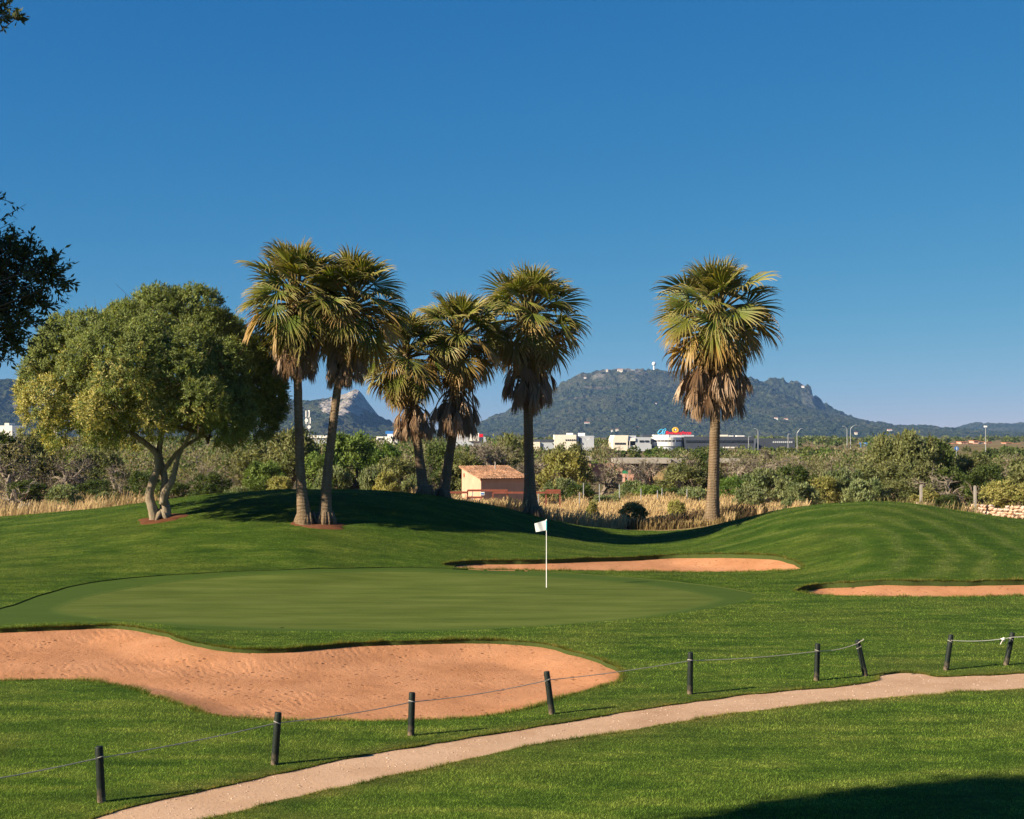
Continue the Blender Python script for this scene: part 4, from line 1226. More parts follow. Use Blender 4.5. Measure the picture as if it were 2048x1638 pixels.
# rounded front
a0, a1 = at(1303, 900, YB).x - fb.x, at(1370, 900, YB).x - fb.x
cxr, rad = (a0 + a1) / 2, (a1 - a0) / 2
def zz(py): return at(1330, py, YB).z
def drum(name, pt, pb, mat, k=1.0):
    poly = [(cxr + rad * k * math.cos(th), 6.5 + 6.3 * k * math.sin(th)) for th in np.linspace(0, 2 * math.pi, 40, endpoint=False)]
    MB().prism(poly, zz(pb), zz(pt)).build(name, M[mat], fac)
drum('wall', 874.5, 880.3, 'white'); drum('wall', 883.6, 892.2, 'white'); drum('window', 880.25, 883.65, 'glass', .985); drum('base_wall', 892.15, 903, 'silver', .95)
for j in range(13):
    th = math.pi * (1.06 + .88 * j / 12)
    MB().box((cxr + rad * .99 * math.cos(th), 6.5 + 6.25 * math.sin(th), (zz(880) + zz(884)) / 2), (.16, .16, zz(880) - zz(884))).build('mullion', M['silver'], fac)
bpx(1307.5, 1338, 869.5, 874.5, YB, 6, 'white', 'roof', fac, 3)
bpx(1338, 1388, 870, 874.5, YB, 5, 'silver', 'roof', fac, 3.2)
# dark glazed wing running right
bpx(1368, 1508, 873, 904, YB, 16, 'slate', 'wall', fac, 2.5)
for i in range(14):
    bpx(1372 + i * 9.6, 1380.6 + i * 9.6, 880.5, 884.8, YB, .3, 'glass', 'window', fac, 2.3)
for i in range(9):
    bpx(1446 + i * 3.4, 1448.4 + i * 3.4, 893.6, 896.4, YB, .3, 'white', 'panel', fac, 2.3)
bpx(1438, 1456, 869.6, 873, YB, 4, 'cream', 'roof', fac, 5)
bpx(1457, 1467, 871, 873, YB, 4, 'white', 'roof', fac, 5); bpx(1474, 1489, 871, 873, YB, 4, 'white', 'roof', fac, 5)
# roof sign
sg = thing('roof_sign', 'cyan, orange and red lettered sign on the white factory roof', 'sign', (fb.x, YB, zz(870)))
def S_(px, py): q = at(px, py, YB); return np.array([q.x - fb.x, 4.2, q.z - zz(870)])
def ring(mb, cx_, cy_, rx, ry, tilt, w, a0=0.0, a1=6.283):
    pts = []
    for th in np.linspace(a0, a1, 22):
        x, y = rx * math.cos(th), ry * math.sin(th)
        pts.append(S_(cx_ + x * math.cos(tilt) - y * math.sin(tilt), cy_ - (x * math.sin(tilt) + y * math.cos(tilt))))
    mb.tube(pts, w, 6)
mb = MB(); ring(mb, 1323.5, 863.5, 6.2, 3.2, .75, .17); ring(mb, 1331.5, 860.8, 4.2, 1.9, .75, .16); ring(mb, 1330, 866.0, 3.2, 1.6, .75, .16); mb.build('emblem', M['cyan'], sg)
mb = MB(); ring(mb, 1354, 860, 5.0, 4.0, 0, .30); mb.build('emblem', M['orange'], sg)
MB().ball(S_(1354.3, 859.3), .33, 10, 8).build('emblem', M['white'], sg)
lx = 1334.5
for i, (w, hh) in enumerate([(5.2, 6.2), (3.2, 4.6), (4.0, 4.6), (3.4, 4.6), (4.2, 4.6), (3.6, 4.6), (4.0, 4.6), (3.4, 6.0), (4.0, 4.6), (3.8, 4.6), (4.6, 4.6)]):
    mb = MB()
    t_, b_2 = 868.6 - hh, 868.6 + (1.5 if i in (6, 9) else 0)
    for f_ in ((0.12, .5, .88) if w > 4.1 else (.15, .85)):
        q0, q1 = S_(lx + w * f_ - .35, t_ + .6), S_(lx + w * f_ + .35, b_2)
        mb.box((q0 + q1) / 2, (abs(q1[0] - q0[0]) + .06, .25, abs(q1[2] - q0[2])))
    q0, q1 = S_(lx + .3, t_), S_(lx + w - .5, t_ + 1.3)
    mb.box((q0 + q1) / 2, (q1[0] - q0[0], .22, abs(q1[2] - q0[2])))
    if i % 2 == 0:
        q0, q1 = S_(lx + .3, 867.4), S_(lx + w - .5, 868.7)
        mb.box((q0 + q1) / 2, (q1[0] - q0[0], .22, abs(q1[2] - q0[2])))
    mb.build('letter', M['red'], sg)
    lx += w + .75
for i in range(9):
    q = S_(1319 + i * 8.2, 870)
    MB().box((q[0], q[2] * 0 + 4.5, .1), (.1, .1, 1.0)).build('sign_strut', M['galv'], sg)

def block(name, label, cat, parts, Y, base_px):
    b = at(base_px, 900, Y); b.z = 0
    root = thing(name, label, cat, b)
    for p_ in parts:
        bpx(p_[0], p_[1], p_[2], p_[3], Y, p_[4], p_[5], p_[6], root, p_[7] if len(p_) > 7 else 0.0)
    return root
wins = [(1131 + i * 4.2, 1133.2 + i * 4.2, 878.5, 881.5, .3, 'glass', 'window', -.15) for i in range(6)]
block('office_block', 'flat-roofed cream block beside the white factory', 'building', [(1109, 1152.5, 869.5, 905, 14, 'cream', 'wall'), (1152.5, 1188, 871.5, 905, 13, 'silver', 'wall', 1.0), (1134, 1146, 866, 869.5, 4, 'white', 'roof_hut', 5), (1157, 1170, 866, 871.5, 3, 'white', 'roof_hut', 5), (1158, 1161, 876, 897, .3, 'glass', 'window', .85)] + wins, 460, 1130)
block('warehouse', 'long low grey and cream warehouse left of the cream block', 'warehouse', [(1064, 1108.6, 879, 884, 12, 'slate', 'roof', 2), (1064, 1080, 884, 905, 12, 'cream', 'wall'), (1080, 1108.6, 885, 905, 12, 'silver', 'wall', .6)], 440, 1085)
block('warehouse', 'white warehouse with blue roof band behind the paired palms', 'warehouse', [(752, 795, 873, 902, 12, 'white', 'wall'), (775, 795, 868, 873, 8, 'white', 'wall', 2), (771, 797, 862, 868, 8, 'bluepanel', 'roof', 2), (756, 768, 876, 880, .3, 'glass', 'window', -.15)], 440, 775)
block('warehouse', 'white and red warehouse behind the two leaning palms', 'warehouse', [(905, 972, 874, 902, 14, 'silver', 'wall'), (936, 958, 866, 882, .6, 'white', 'panel', -.7), (950, 966, 868, 874, 5, 'red', 'roof', 1), (915, 932, 868, 874, 8, 'white', 'roof', 3)], 450, 930)
block('warehouse', 'white flat roof peeping over scrub between the paired palms', 'warehouse', [(612, 655, 871, 876, 14, 'white', 'roof', -.4), (614, 653, 876, 902, 12, 'silver', 'wall')], 450, 630)
block('warehouse', 'white gabled shed roof showing left of the dome tree', 'warehouse', [(86, 114, 851, 855, 10, 'white', 'roof', -.4), (104, 114, 855, 900, 9, 'cream', 'wall'), (87, 104, 855, 900, 9, 'silver', 'wall', .5)], 420, 100)
block('warehouse', 'white building with cream tower at the far left edge', 'warehouse', [(-20, 24, 851, 900, 10, 'white', 'wall'), (9, 18, 846, 851, 5, 'cream', 'tower', 1)], 420, 0)
block('office_block', 'dark blue-grey office wing right of the single palm', 'building', [(1512, 1590, 877, 905, 14, 'slate', 'wall')] + [(1546 + i * 4.0, 1548.8 + i * 4.0, 882.5, 886, .3, 'silver', 'window', -.2) for i in range(10)], 500, 1550)
# pink town at the right
tn = np.random.default_rng(8)
TL = ['tallest pink', 'stepped pink', 'low white', 'tan', 'white-walled', 'broad pink', 'narrow cream', 'far right pink', 'far right white']
for i, (x0, x1, pt, mt) in enumerate([(1922, 1934, 884, 'pink'), (1908, 1921, 888, 'pink'), (1935, 1946, 887, 'cream'), (1947, 1957, 882, 'pink'), (1958, 1968, 884, 'cream'), (1972, 1984, 885, 'pink'), (2012, 2024, 886, 'pink'), (2026, 2040, 888, 'white'), (2042, 2056, 889, 'pink')]):
    Y = 900 + 6 * i
    b = at((x0 + x1) / 2, 888, Y); b.z = 0
    root = thing('town_house', f'{TL[i]} house in the distant town, {ORD[i]} counting along the row', 'house', b, 0, 'distant town houses at the right')
    bpx(x0, x1, pt, 889, Y, 9, mt, 'wall', root)
    bpx(x0 - .4, x1 + .4, pt - 1.3, pt, Y, 10, 'roof_red', 'roof', root, -.4)
    for k in range(3):
        xx = x0 + (x1 - x0) * (.2 + .27 * k)
        bpx(xx, xx + 1.5, pt + 1.2, pt + 3.0, Y, .3, 'glass', 'window', root, -.15)
# low white bridge parapet, traffic signs, masts and lamps
block('bridge_parapet', 'pale curved road parapet behind the scrub on the right', 'parapet', [(1688, 1722, 898.5, 901.5, .5, 'concrete', 'rail'), (1722, 1760, 897.5, 900.5, .5, 'concrete', 'rail', 3), (1690, 1758, 901.5, 909, .6, 'concrete', 'wall', 1)], 330, 1720)
block('road_sign', 'blue motorway sign panel behind the scrub right of the twin lamps', 'sign', [(1719, 1735, 885, 894.5, .2, 'bluepanel', 'panel'), (1722, 1732, 887.2, 888.4, .1, 'white', 'lettering', -.12), (1722, 1729, 890.6, 891.8, .1, 'white', 'lettering', -.12), (1721, 1722, 894.5, 915, .2, 'galv', 'post'), (1732, 1733, 894.5, 915, .2, 'galv', 'post')], 300, 1727)
bb = at(1913.5, 897, 280)
rs = thing('road_sign', 'round blue road sign by the distant road at the right', 'sign', (bb.x, 280, 0))
MB().tube([(0, 0, bb.z), (0, .12, bb.z)], .42, 18).build('disc', M['bluepanel'], rs)
MB().box((0, -.03, bb.z), (.12, .05, .5)).build('arrow', M['white'], rs)
MB().tube([(0, .2, 0), (0, .2, bb.z)], .05, 6).build('post', M['galv'], rs)
def lamp(label, px, ptop, Y, arms, name='street_lamp'):
    q = at(px, ptop, Y)
    root = thing(name, label, 'street lamp', (q.x, Y, 0), 0, 'street lamps along the distant road')
    MB().tube([(0, 0, -.2), (0, 0, q.z * .6), (0, 0, q.z)], [.09, .075, .06], 8).build('pole', M['galv'], root)
    for (ax, ay) in arms:
        e = at(ax, ay, Y)
        MB().tube([(0, 0, q.z - .05), ((e.x - q.x) * .5, 0, (q.z + e.z) / 2 + .15), (e.x - q.x, 0, e.z)], [.06, .05, .045], 6).build('arm', M['galv'], root)
        MB().box((e.x - q.x + .12 * np.sign(e.x - q.x), 0, e.z), (.5, .22, .10)).build('lamp_head', M['galv'], root)
lamp('double-armed street lamp in front of the cream block', 1173, 881, 300, [(1162.5, 874), (1186.5, 873)])
lamp('street lamp with one left arm, right of the single palm', 1516, 862, 330, [(1511, 857)])
lamp('short bare street lamp between the two office-wing lamps', 1497, 875, 340, [(1499, 873)])
lamp('street lamp with long right arm beside the dark office wing', 1594, 866, 330, [(1602, 857)])
lamp('small street lamp left of the long-armed lamp', 1576, 869, 340, [(1578, 868)])
lamp('left lamp of the twin pair with an arm to the left', 1694, 858, 310, [(1688, 852.5)])
lamp('right lamp of the twin pair with an arm to the right', 1701, 857, 318, [(1711, 850)])
q = at(1971, 853, 330)
root = thing('light_mast', 'tall thin mast with a white head above the distant town', 'mast', (q.x, 330, 0))
MB().tube([(0, 0, -.2), (0, 0, q.z)], [.12, .06], 6).build('pole', M['galv'], root); MB().box((0, 0, q.z), (.6, .5, .35)).build('lamp_head', M['white'], root)
# telecom mast
q = at(616, 820, 430)
root = thing('telecom_mast', 'telecom mast with white antennas and dishes between the paired palms', 'mast', (q.x, 430, 0))
mb = MB()
for sx_, sy_ in ((-1, -1), (1, -1), (0, 1)):
    mb.tube([(sx_ * .6, sy_ * .6, 0), (sx_ * .35, sy_ * .35, q.z)], [.09, .06], 5)
for k in range(14):
    z0 = k * q.z / 14; w = .6 - .25 * k / 14; s2 = 1 if k % 2 else -1
    mb.tube([(-w * s2, -w, z0), (w * s2, -w, z0 + q.z / 14)], .035, 4); mb.tube([(w * s2, -w, z0), (0, w, z0 + q.z / 14)], .035, 4)
mb.build('lattice', M['galv'], root)
for (dx, z_, h_) in ((-.55, q.z - 1.2, 2.0), (.45, q.z - 1.1, 2.0), (-.5, q.z - 3.3, 1.8), (.75, q.z - 3.2, 1.8)):
    MB().box((dx, -.55, z_), (.30, .18, h_)).build('antenna', M['white'], root)
for (dx, z_) in ((-.35, at(616, 841, 430).z), (.45, at(616, 854, 430).z)):
    MB().tube([(dx, -.8, z_), (dx, -.5, z_)], [.52, .40], 14).build('dish', M['white'], root)

# ------------------------------------------------------------------ roofless brick ruin in the scrub
YR = 158.0
M['brick'] = None
t = NT('ruin_brick'); bt = t.node('ShaderNodeTexBrick'); t.l.new(t.pos(1, 1, 1, True), bt.inputs['Vector'])
mp = bt.inputs['Vector'].links[0].from_node; mp.inputs['Rotation'].default_value = (R(90), 0, 0)
bt.inputs['Scale'].default_value = 3.0; bt.inputs['Color1'].default_value = (.36, .17, .115, 1); bt.inputs['Color2'].default_value = (.44, .235, .165, 1); bt.inputs['Mortar'].default_value = (.42, .33, .27, 1)
n = t.noise(t.pos(obj_space=True), .8, 5.0)
M['brick'] = t.bsdf(t.mix(t.maprange(n, .4, .7, 0, .5), bt.outputs['Color'], (.46, .34, .28)), .9, .1)
rb = at(1250, 950, YR); rb.z = 0
ru = thing('brick_ruin', 'unfinished low brick building with concrete roof slab among bare trees', 'ruin', rb)
bpx(1160, 1182, 921, 968, YR, 5, 'brick', 'wall', ru); bpx(1182, 1256, 927, 968, YR, .3, 'brick', 'wall', ru, 2.6)
bpx(1256, 1262, 927, 968, YR, .5, 'brick', 'pillar', ru, .1); bpx(1289, 1306, 927, 968, YR, .5, 'brick', 'wall', ru, .1)
bpx(1262, 1289, 927, 948, YR, .2, 'glass', 'opening', ru, 2.8); bpx(1306, 1336, 927, 935, YR, .2, 'glass', 'opening', ru, 2.8)
bpx(1262, 1289, 948, 968, YR, .3, 'brick', 'low_wall', ru, -1.2); bpx(1306, 1400, 935, 968, YR, .3, 'brick', 'wall', ru, 2.4)
for x_ in (1246, 1267, 1286): bpx(x_, x_ + 4, 947, 968, YR, .3, 'pink', 'pillar', ru, -1.6)
bpx(1230, 1342, 917, 927, YR, 6, 'concrete', 'roof_slab', ru, -.3); bpx(1158, 1184, 913.5, 921, YR, 5.6, 'concrete', 'roof_slab', ru, -.3)
bpx(1342, 1482, 918, 926, YR, 5, 'concrete', 'roof_slab', ru, .5); bpx(1396, 1480, 926, 968, YR, .4, 'brick', 'wall', ru, 2.0)
M['green_net'] = plain('green_net', (.02, .22, .10), .7, .2, .2, 3)
g_ = at(1250, 944, YR - 2.2)
gn = thing('green_sheet', 'small green sheet hung on a frame at the brick ruin', 'sheet', (g_.x, YR - 2.2, 0))
MB().box((0, 0, g_.z), (.62, .06, .36)).build('sheet', M['green_net'], gn); MB().box((-.28, .06, g_.z / 2), (.06, .05, g_.z)).build('frame', M['galv'], gn); MB().box((.28, .06, g_.z / 2), (.06, .05, g_.z)).build('frame', M['galv'], gn)
sl = at(1335, 965, YR - 5); sl.z = 0
mb = MB(); r_ = np.random.default_rng(3)
V = []; q_ = []
for i in range(9):
    for j in range(9):
        u, v = i / 8 * 2 - 1, j / 8 * 2 - 1
        V.append((u * 2.3, v * 2.0, 1.75 * max(0, 1 - u * u) ** .9 * max(0, 1 - v * v) ** .9 * (1 + .5 * u) + .12 * r_.normal() - .1))
for i in range(8):
    for j in range(8): q_.append((i * 9 + j, i * 9 + j + 9, i * 9 + j + 10, i * 9 + j + 1))
o = obj('earth_heap', mesh_np('earth_heap', V, [q_], smooth=True), M['meadow'], None, sl); tag(o, 'straw-coloured heap of earth in front of the brick ruin', 'heap')

# ================================================================== shed
A = R(29.0)
t = NT('salmon_render'); p_ = t.pos(obj_space=True); n = t.noise(p_, 1.5, 5.0, .6)
M['salmon'] = t.bsdf(t.ramp(n, [(.3, (.47, .27, .185)), (.7, (.56, .345, .245))]), .9, .15, t.bump(t.noise(p_, 40, 3), .2, .01))
t = NT('clay_tiles'); p_ = t.pos(obj_space=True); n = t.noise(p_, 4.0, 4.0, .7); n2 = t.noise(p_, 1.1, 3.0)
c = t.ramp(n, [(.3, (.13, .075, .045)), (.5, (.33, .175, .10)), (.7, (.52, .31, .20))])
M['tiles'] = t.bsdf(t.mix(t.maprange(n2, .4, .65, 0, .6), c, (.10, .07, .05)), .9, .12)
SY = 96.0
sc_ = at(962, 1010, SY); gz = float(H(sc_.x, sc_.y)); sc_.z = gz
shed = thing('shed', 'small salmon-walled shed with sloping clay-tile roof', 'shed', sc_, A)
W_, D_ = 3.55, 2.85
hf, hb = at(962, 959, SY).z - gz, at(915, 936, SY + 2.4).z - gz
mb = MB()          # local x along the front, y to the back
mb.add([(0, 0, -.4), (W_, 0, -.4), (W_, D_, -.4), (0, D_, -.4), (0, 0, hf), (W_, 0, hf), (W_, D_, hb), (0, D_, hb)], [(0, 1, 5, 4), (1, 2, 6, 5), (2, 3, 7, 6), (3, 0, 4, 7), (4, 5, 6, 7)])
mb.build('wall', M['salmon'], shed)
slope = math.atan2(hb - hf, D_); sl_len = math.hypot(D_, hb - hf) + .34
mb = MB()
nx_, cs = 20, 9
r_ = np.random.default_rng(4)
for i in range(nx_):
    x = -.18 + (W_ + .36) * (i + .5) / nx_
    for k in range(cs):
        s0, s1 = -.16 + sl_len * k / cs - .03, -.16 + sl_len * (k + 1) / cs
        lift = .03 + r_.uniform(0, .012)
        for (rr, zz_, a0, a1) in ((.095, .02, 0, math.pi), ):
            P0 = []
            for s_, l2 in ((s0, lift + .02), (s1, lift)):
                for th in np.linspace(a0, a1, 6):
                    yy, hz = s_ * math.cos(slope), hf + s_ * math.sin(slope)
                    n_ = rr * math.sin(th) + l2
                    P0.append((x + r_.normal(0, .006) + rr * math.cos(th), yy - n_ * math.sin(slope), hz + n_ * math.cos(slope)))
            mb.add(P0, [(j, j + 1, 6 + j + 1, 6 + j) for j in range(5)], [(0, j + 1, j) for j in range(1, 5)])
o = mb.build('roof_tiles', M['tiles'], shed); o['kind'] = 'stuff'
mb = MB(); mb.add([(-.12, -.12, hf - .05 - .12 * math.tan(slope)), (W_ + .12, -.12, hf - .05 - .12 * math.tan(slope)), (W_ + .12, D_ + .12, hb + .02), (-.12, D_ + .12, hb + .02), (-.12, -.12, hf + .035 - .12 * math.tan(slope)), (W_ + .12, -.12, hf + .035 - .12 * math.tan(slope)), (W_ + .12, D_ + .12, hb + .09), (-.12, D_ + .12, hb + .09)],
    [(0, 3, 2, 1), (4, 5, 6, 7), (0, 1, 5, 4), (1, 2, 6, 5), (2, 3, 7, 6), (3, 0, 4, 7)])
mb.build('roof_slab', M['salmon'], shed)
MB().tube([(W_ * .62, D_ * .72, hf + .5), (W_ * .62, D_ * .72, hb + .42)], .045, 8).build('vent_pipe', M['concrete'], shed)
MB().box((-.04, D_ - .35, hf + .25), (.1, .16, .22)).build('box_fitting', M['salmon'], shed)
# reddish timber rails
M['redwood'] = plain('red_timber', (.21, .065, .042), .8, .2, .2, 5)
FY = 90.0
fl = at(935, 1008, FY); fl.z = 0
fence = thing('rail_fence', 'dark red timber rail fence in front of the shed', 'fence', fl)
for x_, pt in ((897, 984), (935, 980.5), (986, 985), (1014, 981), (1092, 981), (1120, 981)):
    q = at(x_, pt, FY); MB().box((q.x - fl.x, 0, q.z / 2 - .2), (.085, .085, q.z + .4)).build('post', M['redwood'], fence)
for (x0, x1, y_) in ((935, 1015, 980.8), (1092, 1121, 980.8), (896, 935, 984.8), (986, 1121, 985.2), (935, 965, 994.8)):
    a, b = at(x0, y_, FY), at(x1, y_, FY)
    MB().box(((a.x + b.x) / 2 - fl.x, -.065, a.z), (b.x - a.x, .05, .13)).build('rail', M['redwood'], fence)
a = at(965, 987, FY)
sgn = thing('notice_plate', 'small white notice plate on the red rail fence', 'sign', (a.x, FY - .1, a.z))
MB().box((0, -.02, 0), (.26, .03, .2)).build('plate', M['white'], sgn)
MB().box((0, -.04, -.01), (.2, .008, .1)).build('print', M['bluepanel'], sgn)
# thin grey wire-fence posts
wp = [(945, 982, 1008), (1077, 984, 1012), (1159, 984, 1010), (1167, 966, 1000), (1199, 968, 1000), (1239, 968, 998), (1282, 977, 1002), (1315, 980, 1004), (1324, 976, 1000), (1374, 978, 1004), (1399, 984, 1004), (1474, 980, 1004)]
for i, (x_, pt, pb_) in enumerate(wp):
    Y = 93.0 if i in (0, 1, 2) else 98.0 + (i % 3)
    q = at(x_, pt, Y)
    o = MB().tube([(0, 0, -.3), (0, 0, q.z * .5), (0, 0, q.z)], [.035, .035, .03], 6).build('wire_post', M['galv'], None)
    o.location = (q.x, Y, 0)
    tag(o, f'thin grey wire-fence post, {ORD[i]} from the left beyond the dry grass', 'fence post', 'thin grey wire-fence posts')
# concrete posts by the stone wall
for (lb, x_, pt, Y) in (('left concrete post rising from rubble on the right mound skyline', 1842, 969, 86), ('right concrete post standing in the end of the stone wall', 1950, 971, 87.2)):
    q = at(x_, pt, Y); g0 = float(H(q.x, Y))
    mb = MB(); mb.prism([(-.07, -.06), (.07, -.06), (.07, .06), (-.07, .06)], -.2, q.z - g0 - .06); mb.prism([(-.05, -.04), (.05, -.04), (.05, .04), (-.05, .04)], q.z - g0 - .059, q.z - g0)
    o = mb.build('concrete_post', M['concrete'], None); o.location = (q.x, Y, g0)
    tag(o, lb, 'post')
# ------------------------------------------------------------------ dry-stone wall, stone by stone
t = NT('field_stone'); n = t.noise(t.pos(obj_space=True), 3.0, 5.0, .7)
c = t.ramp(n, [(.3, (.30, .22, .16)), (.5, (.46, .36, .28)), (.7, (.60, .52, .45))])
M['stone'] = t.bsdf(t.mix(t.rnd(), c, t.mix(1.0, c, (.98, .78, .64), 'MULTIPLY')), .9, .1, t.bump(n, .6, .04))
SM = []
r_ = np.random.default_rng(12)
ph = (1 + 5 ** .5) / 2
ico = np.array([(-1, ph, 0), (1, ph, 0), (-1, -ph, 0), (1, -ph, 0), (0, -1, ph), (0, 1, ph), (0, -1, -ph), (0, 1, -ph), (ph, 0, -1), (ph, 0, 1), (-ph, 0, -1), (-ph, 0, 1)], float)
icf = [(0, 11, 5), (0, 5, 1), (0, 1, 7), (0, 7, 10), (0, 10, 11), (1, 5, 9), (5, 11, 4), (11, 10, 2), (10, 7, 6), (7, 1, 8), (3, 9, 4), (3, 4, 2), (3, 2, 6), (3, 6, 8), (3, 8, 9), (4, 9, 5), (2, 4, 11), (6, 2, 10), (8, 6, 7), (9, 8, 1)]
for v in range(7):
    q = ico / np.linalg.norm(ico[0])
    q = np.sign(q) * np.abs(q) ** .6 * (1 + .16 * r_.normal(size=(12, 3))) * .5
    me = mesh_np('stone', q, [icf]); me.materials.append(M['stone']); SM.append(me)
wa, wb = at(1930, 1010, 89), at(2200, 1010, 82)
wl_ = thing('stone_wall', 'rough dry-stone wall of pinkish field stones at the right edge', 'wall', (wa.x, wa.y, 0))
dv = np.array([wb.x - wa.x, wb.y - wa.y]); LW = np.linalg.norm(dv); dv /= LW
for cse in range(6):
    s_ = r_.uniform(0, .1)
    while s_ < LW:
        w = r_.uniform(.2, .42); top = .74 - .12 * s_ / LW + .1 * math.sin(s_ * 2.1) - (.35 * max(0, .5 - s_))
        z = .12 + cse * .185
        if z < top:
            o = obj('stone', SM[int(r_.integers(7))], None, wl_)
            x, y = dv * (s_ + w / 2)
            o.location = (x + r_.normal(0, .03), y + r_.normal(0, .05), z + r_.normal(0, .02) + float(H(wa.x + x, wa.y + y)))
            o.scale = (w * 1.12, r_.uniform(.3, .45), r_.uniform(.2, .27)); o.rotation_euler = (r_.normal(0, .15), r_.normal(0, .15), math.atan2(dv[1], dv[0]) + r_.normal(0, .2))
        s_ += w
rp = at(1856, 1006, 85.5)
rub = thing('rubble_heap', 'small heap of fallen stones at the foot of the left concrete post', 'stones', (rp.x, 85.5, float(H(rp.x, 85.5))))
for k in range(46):
    o = obj('stone', SM[int(r_.integers(7))], None, rub)
    x = r_.normal(0.2, .9)
    s_ = r_.uniform(.16, .42)
    hz = at(1856, 1002, 85.5).z - rub.location.z
    o.location = (x, r_.normal(0, .3), r_.random() ** .7 * hz * math.exp(-abs(x + .35) / 1.3) * 1.05); o.scale = (s_ * 1.2, s_, s_ * .8); o.rotation_euler = tuple(r_.uniform(0, 3, 3))

# ================================================================== rope posts and ropes
t = NT('green_post_paint'); p_ = t.pos(obj_space=True); n = t.noise(p_, 14, 4.0, .65)
sep = t.node('ShaderNodeSeparateXYZ'); t.l.new(t.node('ShaderNodeTexCoord').outputs['Object'], sep.inputs[0])
c = t.ramp(n, [(.3, (.005, .009, .007)), (.7, (.012, .020, .015))])
c = t.mix(t.maprange(t.noise(t.pos(3, 3, .6, True), 8, 4.0, .7), .64, .74, 0, .5), c, (.06, .065, .055))
mud = t.math('MULTIPLY', t.maprange(sep.outputs[2], .20, .0, 0, 1), t.maprange(n, .35, .6, .1, .8))
M['post'] = t.bsdf(t.mix(mud, c, (.20, .14, .09)), .6, .25, t.bump(t.noise(t.pos(1, 1, .15, True), 30, 3), .4, .008))
M['rope'] = plain('grey_rope', (.34, .32, .28), .8, .2, .25, 20)
M['rope_white'] = plain('white_rope', (.74, .71, .64), .8, .2, .1, 30)
POSTS = [((203, 1604), (197, 1493)), ((549, 1529), (556, 1425)), ((822, 1471), (824, 1385)), ((1104, 1428), (1093, 1343)), ((1380, 1388), (1381, 1305)), ((1633, 1361), (1636, 1287)), ((1731, 1352), (1715, 1280)), ((1892, 1340), (1903, 1269)), ((2012, 1330), (2026, 1265))]
PLAB = ['nearest rope post, first from the left', 'rope post standing below the left bend of the front bunker, second from left', 'upright rope post before the front bunker, third from the left', 'left-leaning rope post before the right half of the front bunker', 'upright rope post right of the front bunker tip',
        'upright rope post left of the strongly leaning post', 'rope post leaning strongly left beside the gap in the rope', 'right-leaning rope post with pale screw marks on top', 'right-leaning rope post with a white knot, last on the right']
PT = []
for (b, tp), lb in zip(POSTS, PLAB):
    g0 = gp(*b)
    top = at(tp[0], tp[1], g0.y)
    ax = Vector((top.x - g0.x, 0.02, top.z - g0.z))
    L = ax.length
    ax.normalize()
    root = thing('rope_post', 'dark green ' + lb, 'post', g0, 0, 'dark green rope posts along the path')
    root.rotation_euler = ax.to_track_quat('Z', 'Y').to_euler()
    r_ = np.random.default_rng(int(b[0]))
    mb = MB(); zs = [-.15, 0, .1, .3, .5, L - .02, L - .004, L]
    mb.tube([(0, 0, z) for z in zs], [.058, .0575, .057, .056, .055, .054, .049, .040], 18, True, .012, r_)
    mb.build('shaft', M['post'], root, True)
    MB().tube([(.0545 * math.cos(th), .0545 * math.sin(th), L - .155 + .02 * math.sin(th)) for th in np.linspace(0, 6.283, 20)], .007, 5).build('rope_loop', M['rope'], root)
    PT.append((g0, ax, L))
# screw marks on the eighth post
for dz, sz in ((.045, .009), (.085, .013)):
    g0, ax, L = PT[7]
    rt = [o for o in bpy.data.objects if o.name.startswith('rope_post') and (o.location - g0).length < .01][0]
    MB().ball((.0, -.056, L - dz), sz, 8, 6, (1, .4, 1)).build('screw_cap', M['rope_white'], rt, True)
def rope_at(i, f=.15):
    g0, ax, L = PT[i]; return np.array(g0 + ax * (L - f) + Vector((0, -.055, 0)))
def sag(a, b, s, n=14):
    tt = np.linspace(0, 1, n)[:, None]
    return a * (1 - tt) + b * tt + np.array([0, 0, -1.0]) * (4 * s * tt * (1 - tt))
off = gp(-180, 1680); off = np.array([off.x, off.y, .60])
pts = [sag(off, rope_at(0), .03)] + [sag(rope_at(i), rope_at(i + 1, .15 if i < 5 else .06), .025 + .01 * (i % 3)) for i in range(6)]
o = MB().tube(np.concatenate([p[:-1] for p in pts] + [pts[-1][-1:]]), .0075, 6).build('barrier_rope', M['rope'], None)
tag(o, 'long grey rope strung from post to post across the foreground', 'rope')
e = rope_at(6, .05)
o2 = MB().tube([e, e + np.array([.05, 0, .03]), e + np.array([.09, -.01, .05]), e + np.array([.11, 0, .075])], .011, 6).build('rope_end', M['rope'], o)
off2 = gp(2300, 1318); off2 = np.array([off2.x, off2.y, .72])
pts = [sag(rope_at(7, .12), rope_at(8, .10), .045), sag(rope_at(8, .10), off2, .03)]
o = MB().tube(np.concatenate([pts[0][:-1], pts[1]]), .007, 6).build('barrier_rope', M['rope_white'], None)
tag(o, 'short pale rope sagging between the two right-leaning posts', 'rope')
k_ = pts[0][-3]
r_ = np.random.default_rng(5)
kn = MB()
for i in range(5):
    th = np.linspace(0, 6.283, 14); a, b, c = r_.normal(size=3), r_.normal(size=3), r_.normal(0, .012, 3)
    a /= np.linalg.norm(a); b -= a * (a @ b); b /= np.linalg.norm(b)
    kn.tube(k_ + c + .028 * (np.cos(th)[:, None] * a + np.sin(th)[:, None] * b), .011, 6)
kn.tube([k_, k_ + np.array([-.04, -.01, -.06]), k_ + np.array([-.07, -.01, -.12])], .010, 6)
kn.build('knot', M['rope_white'], o)

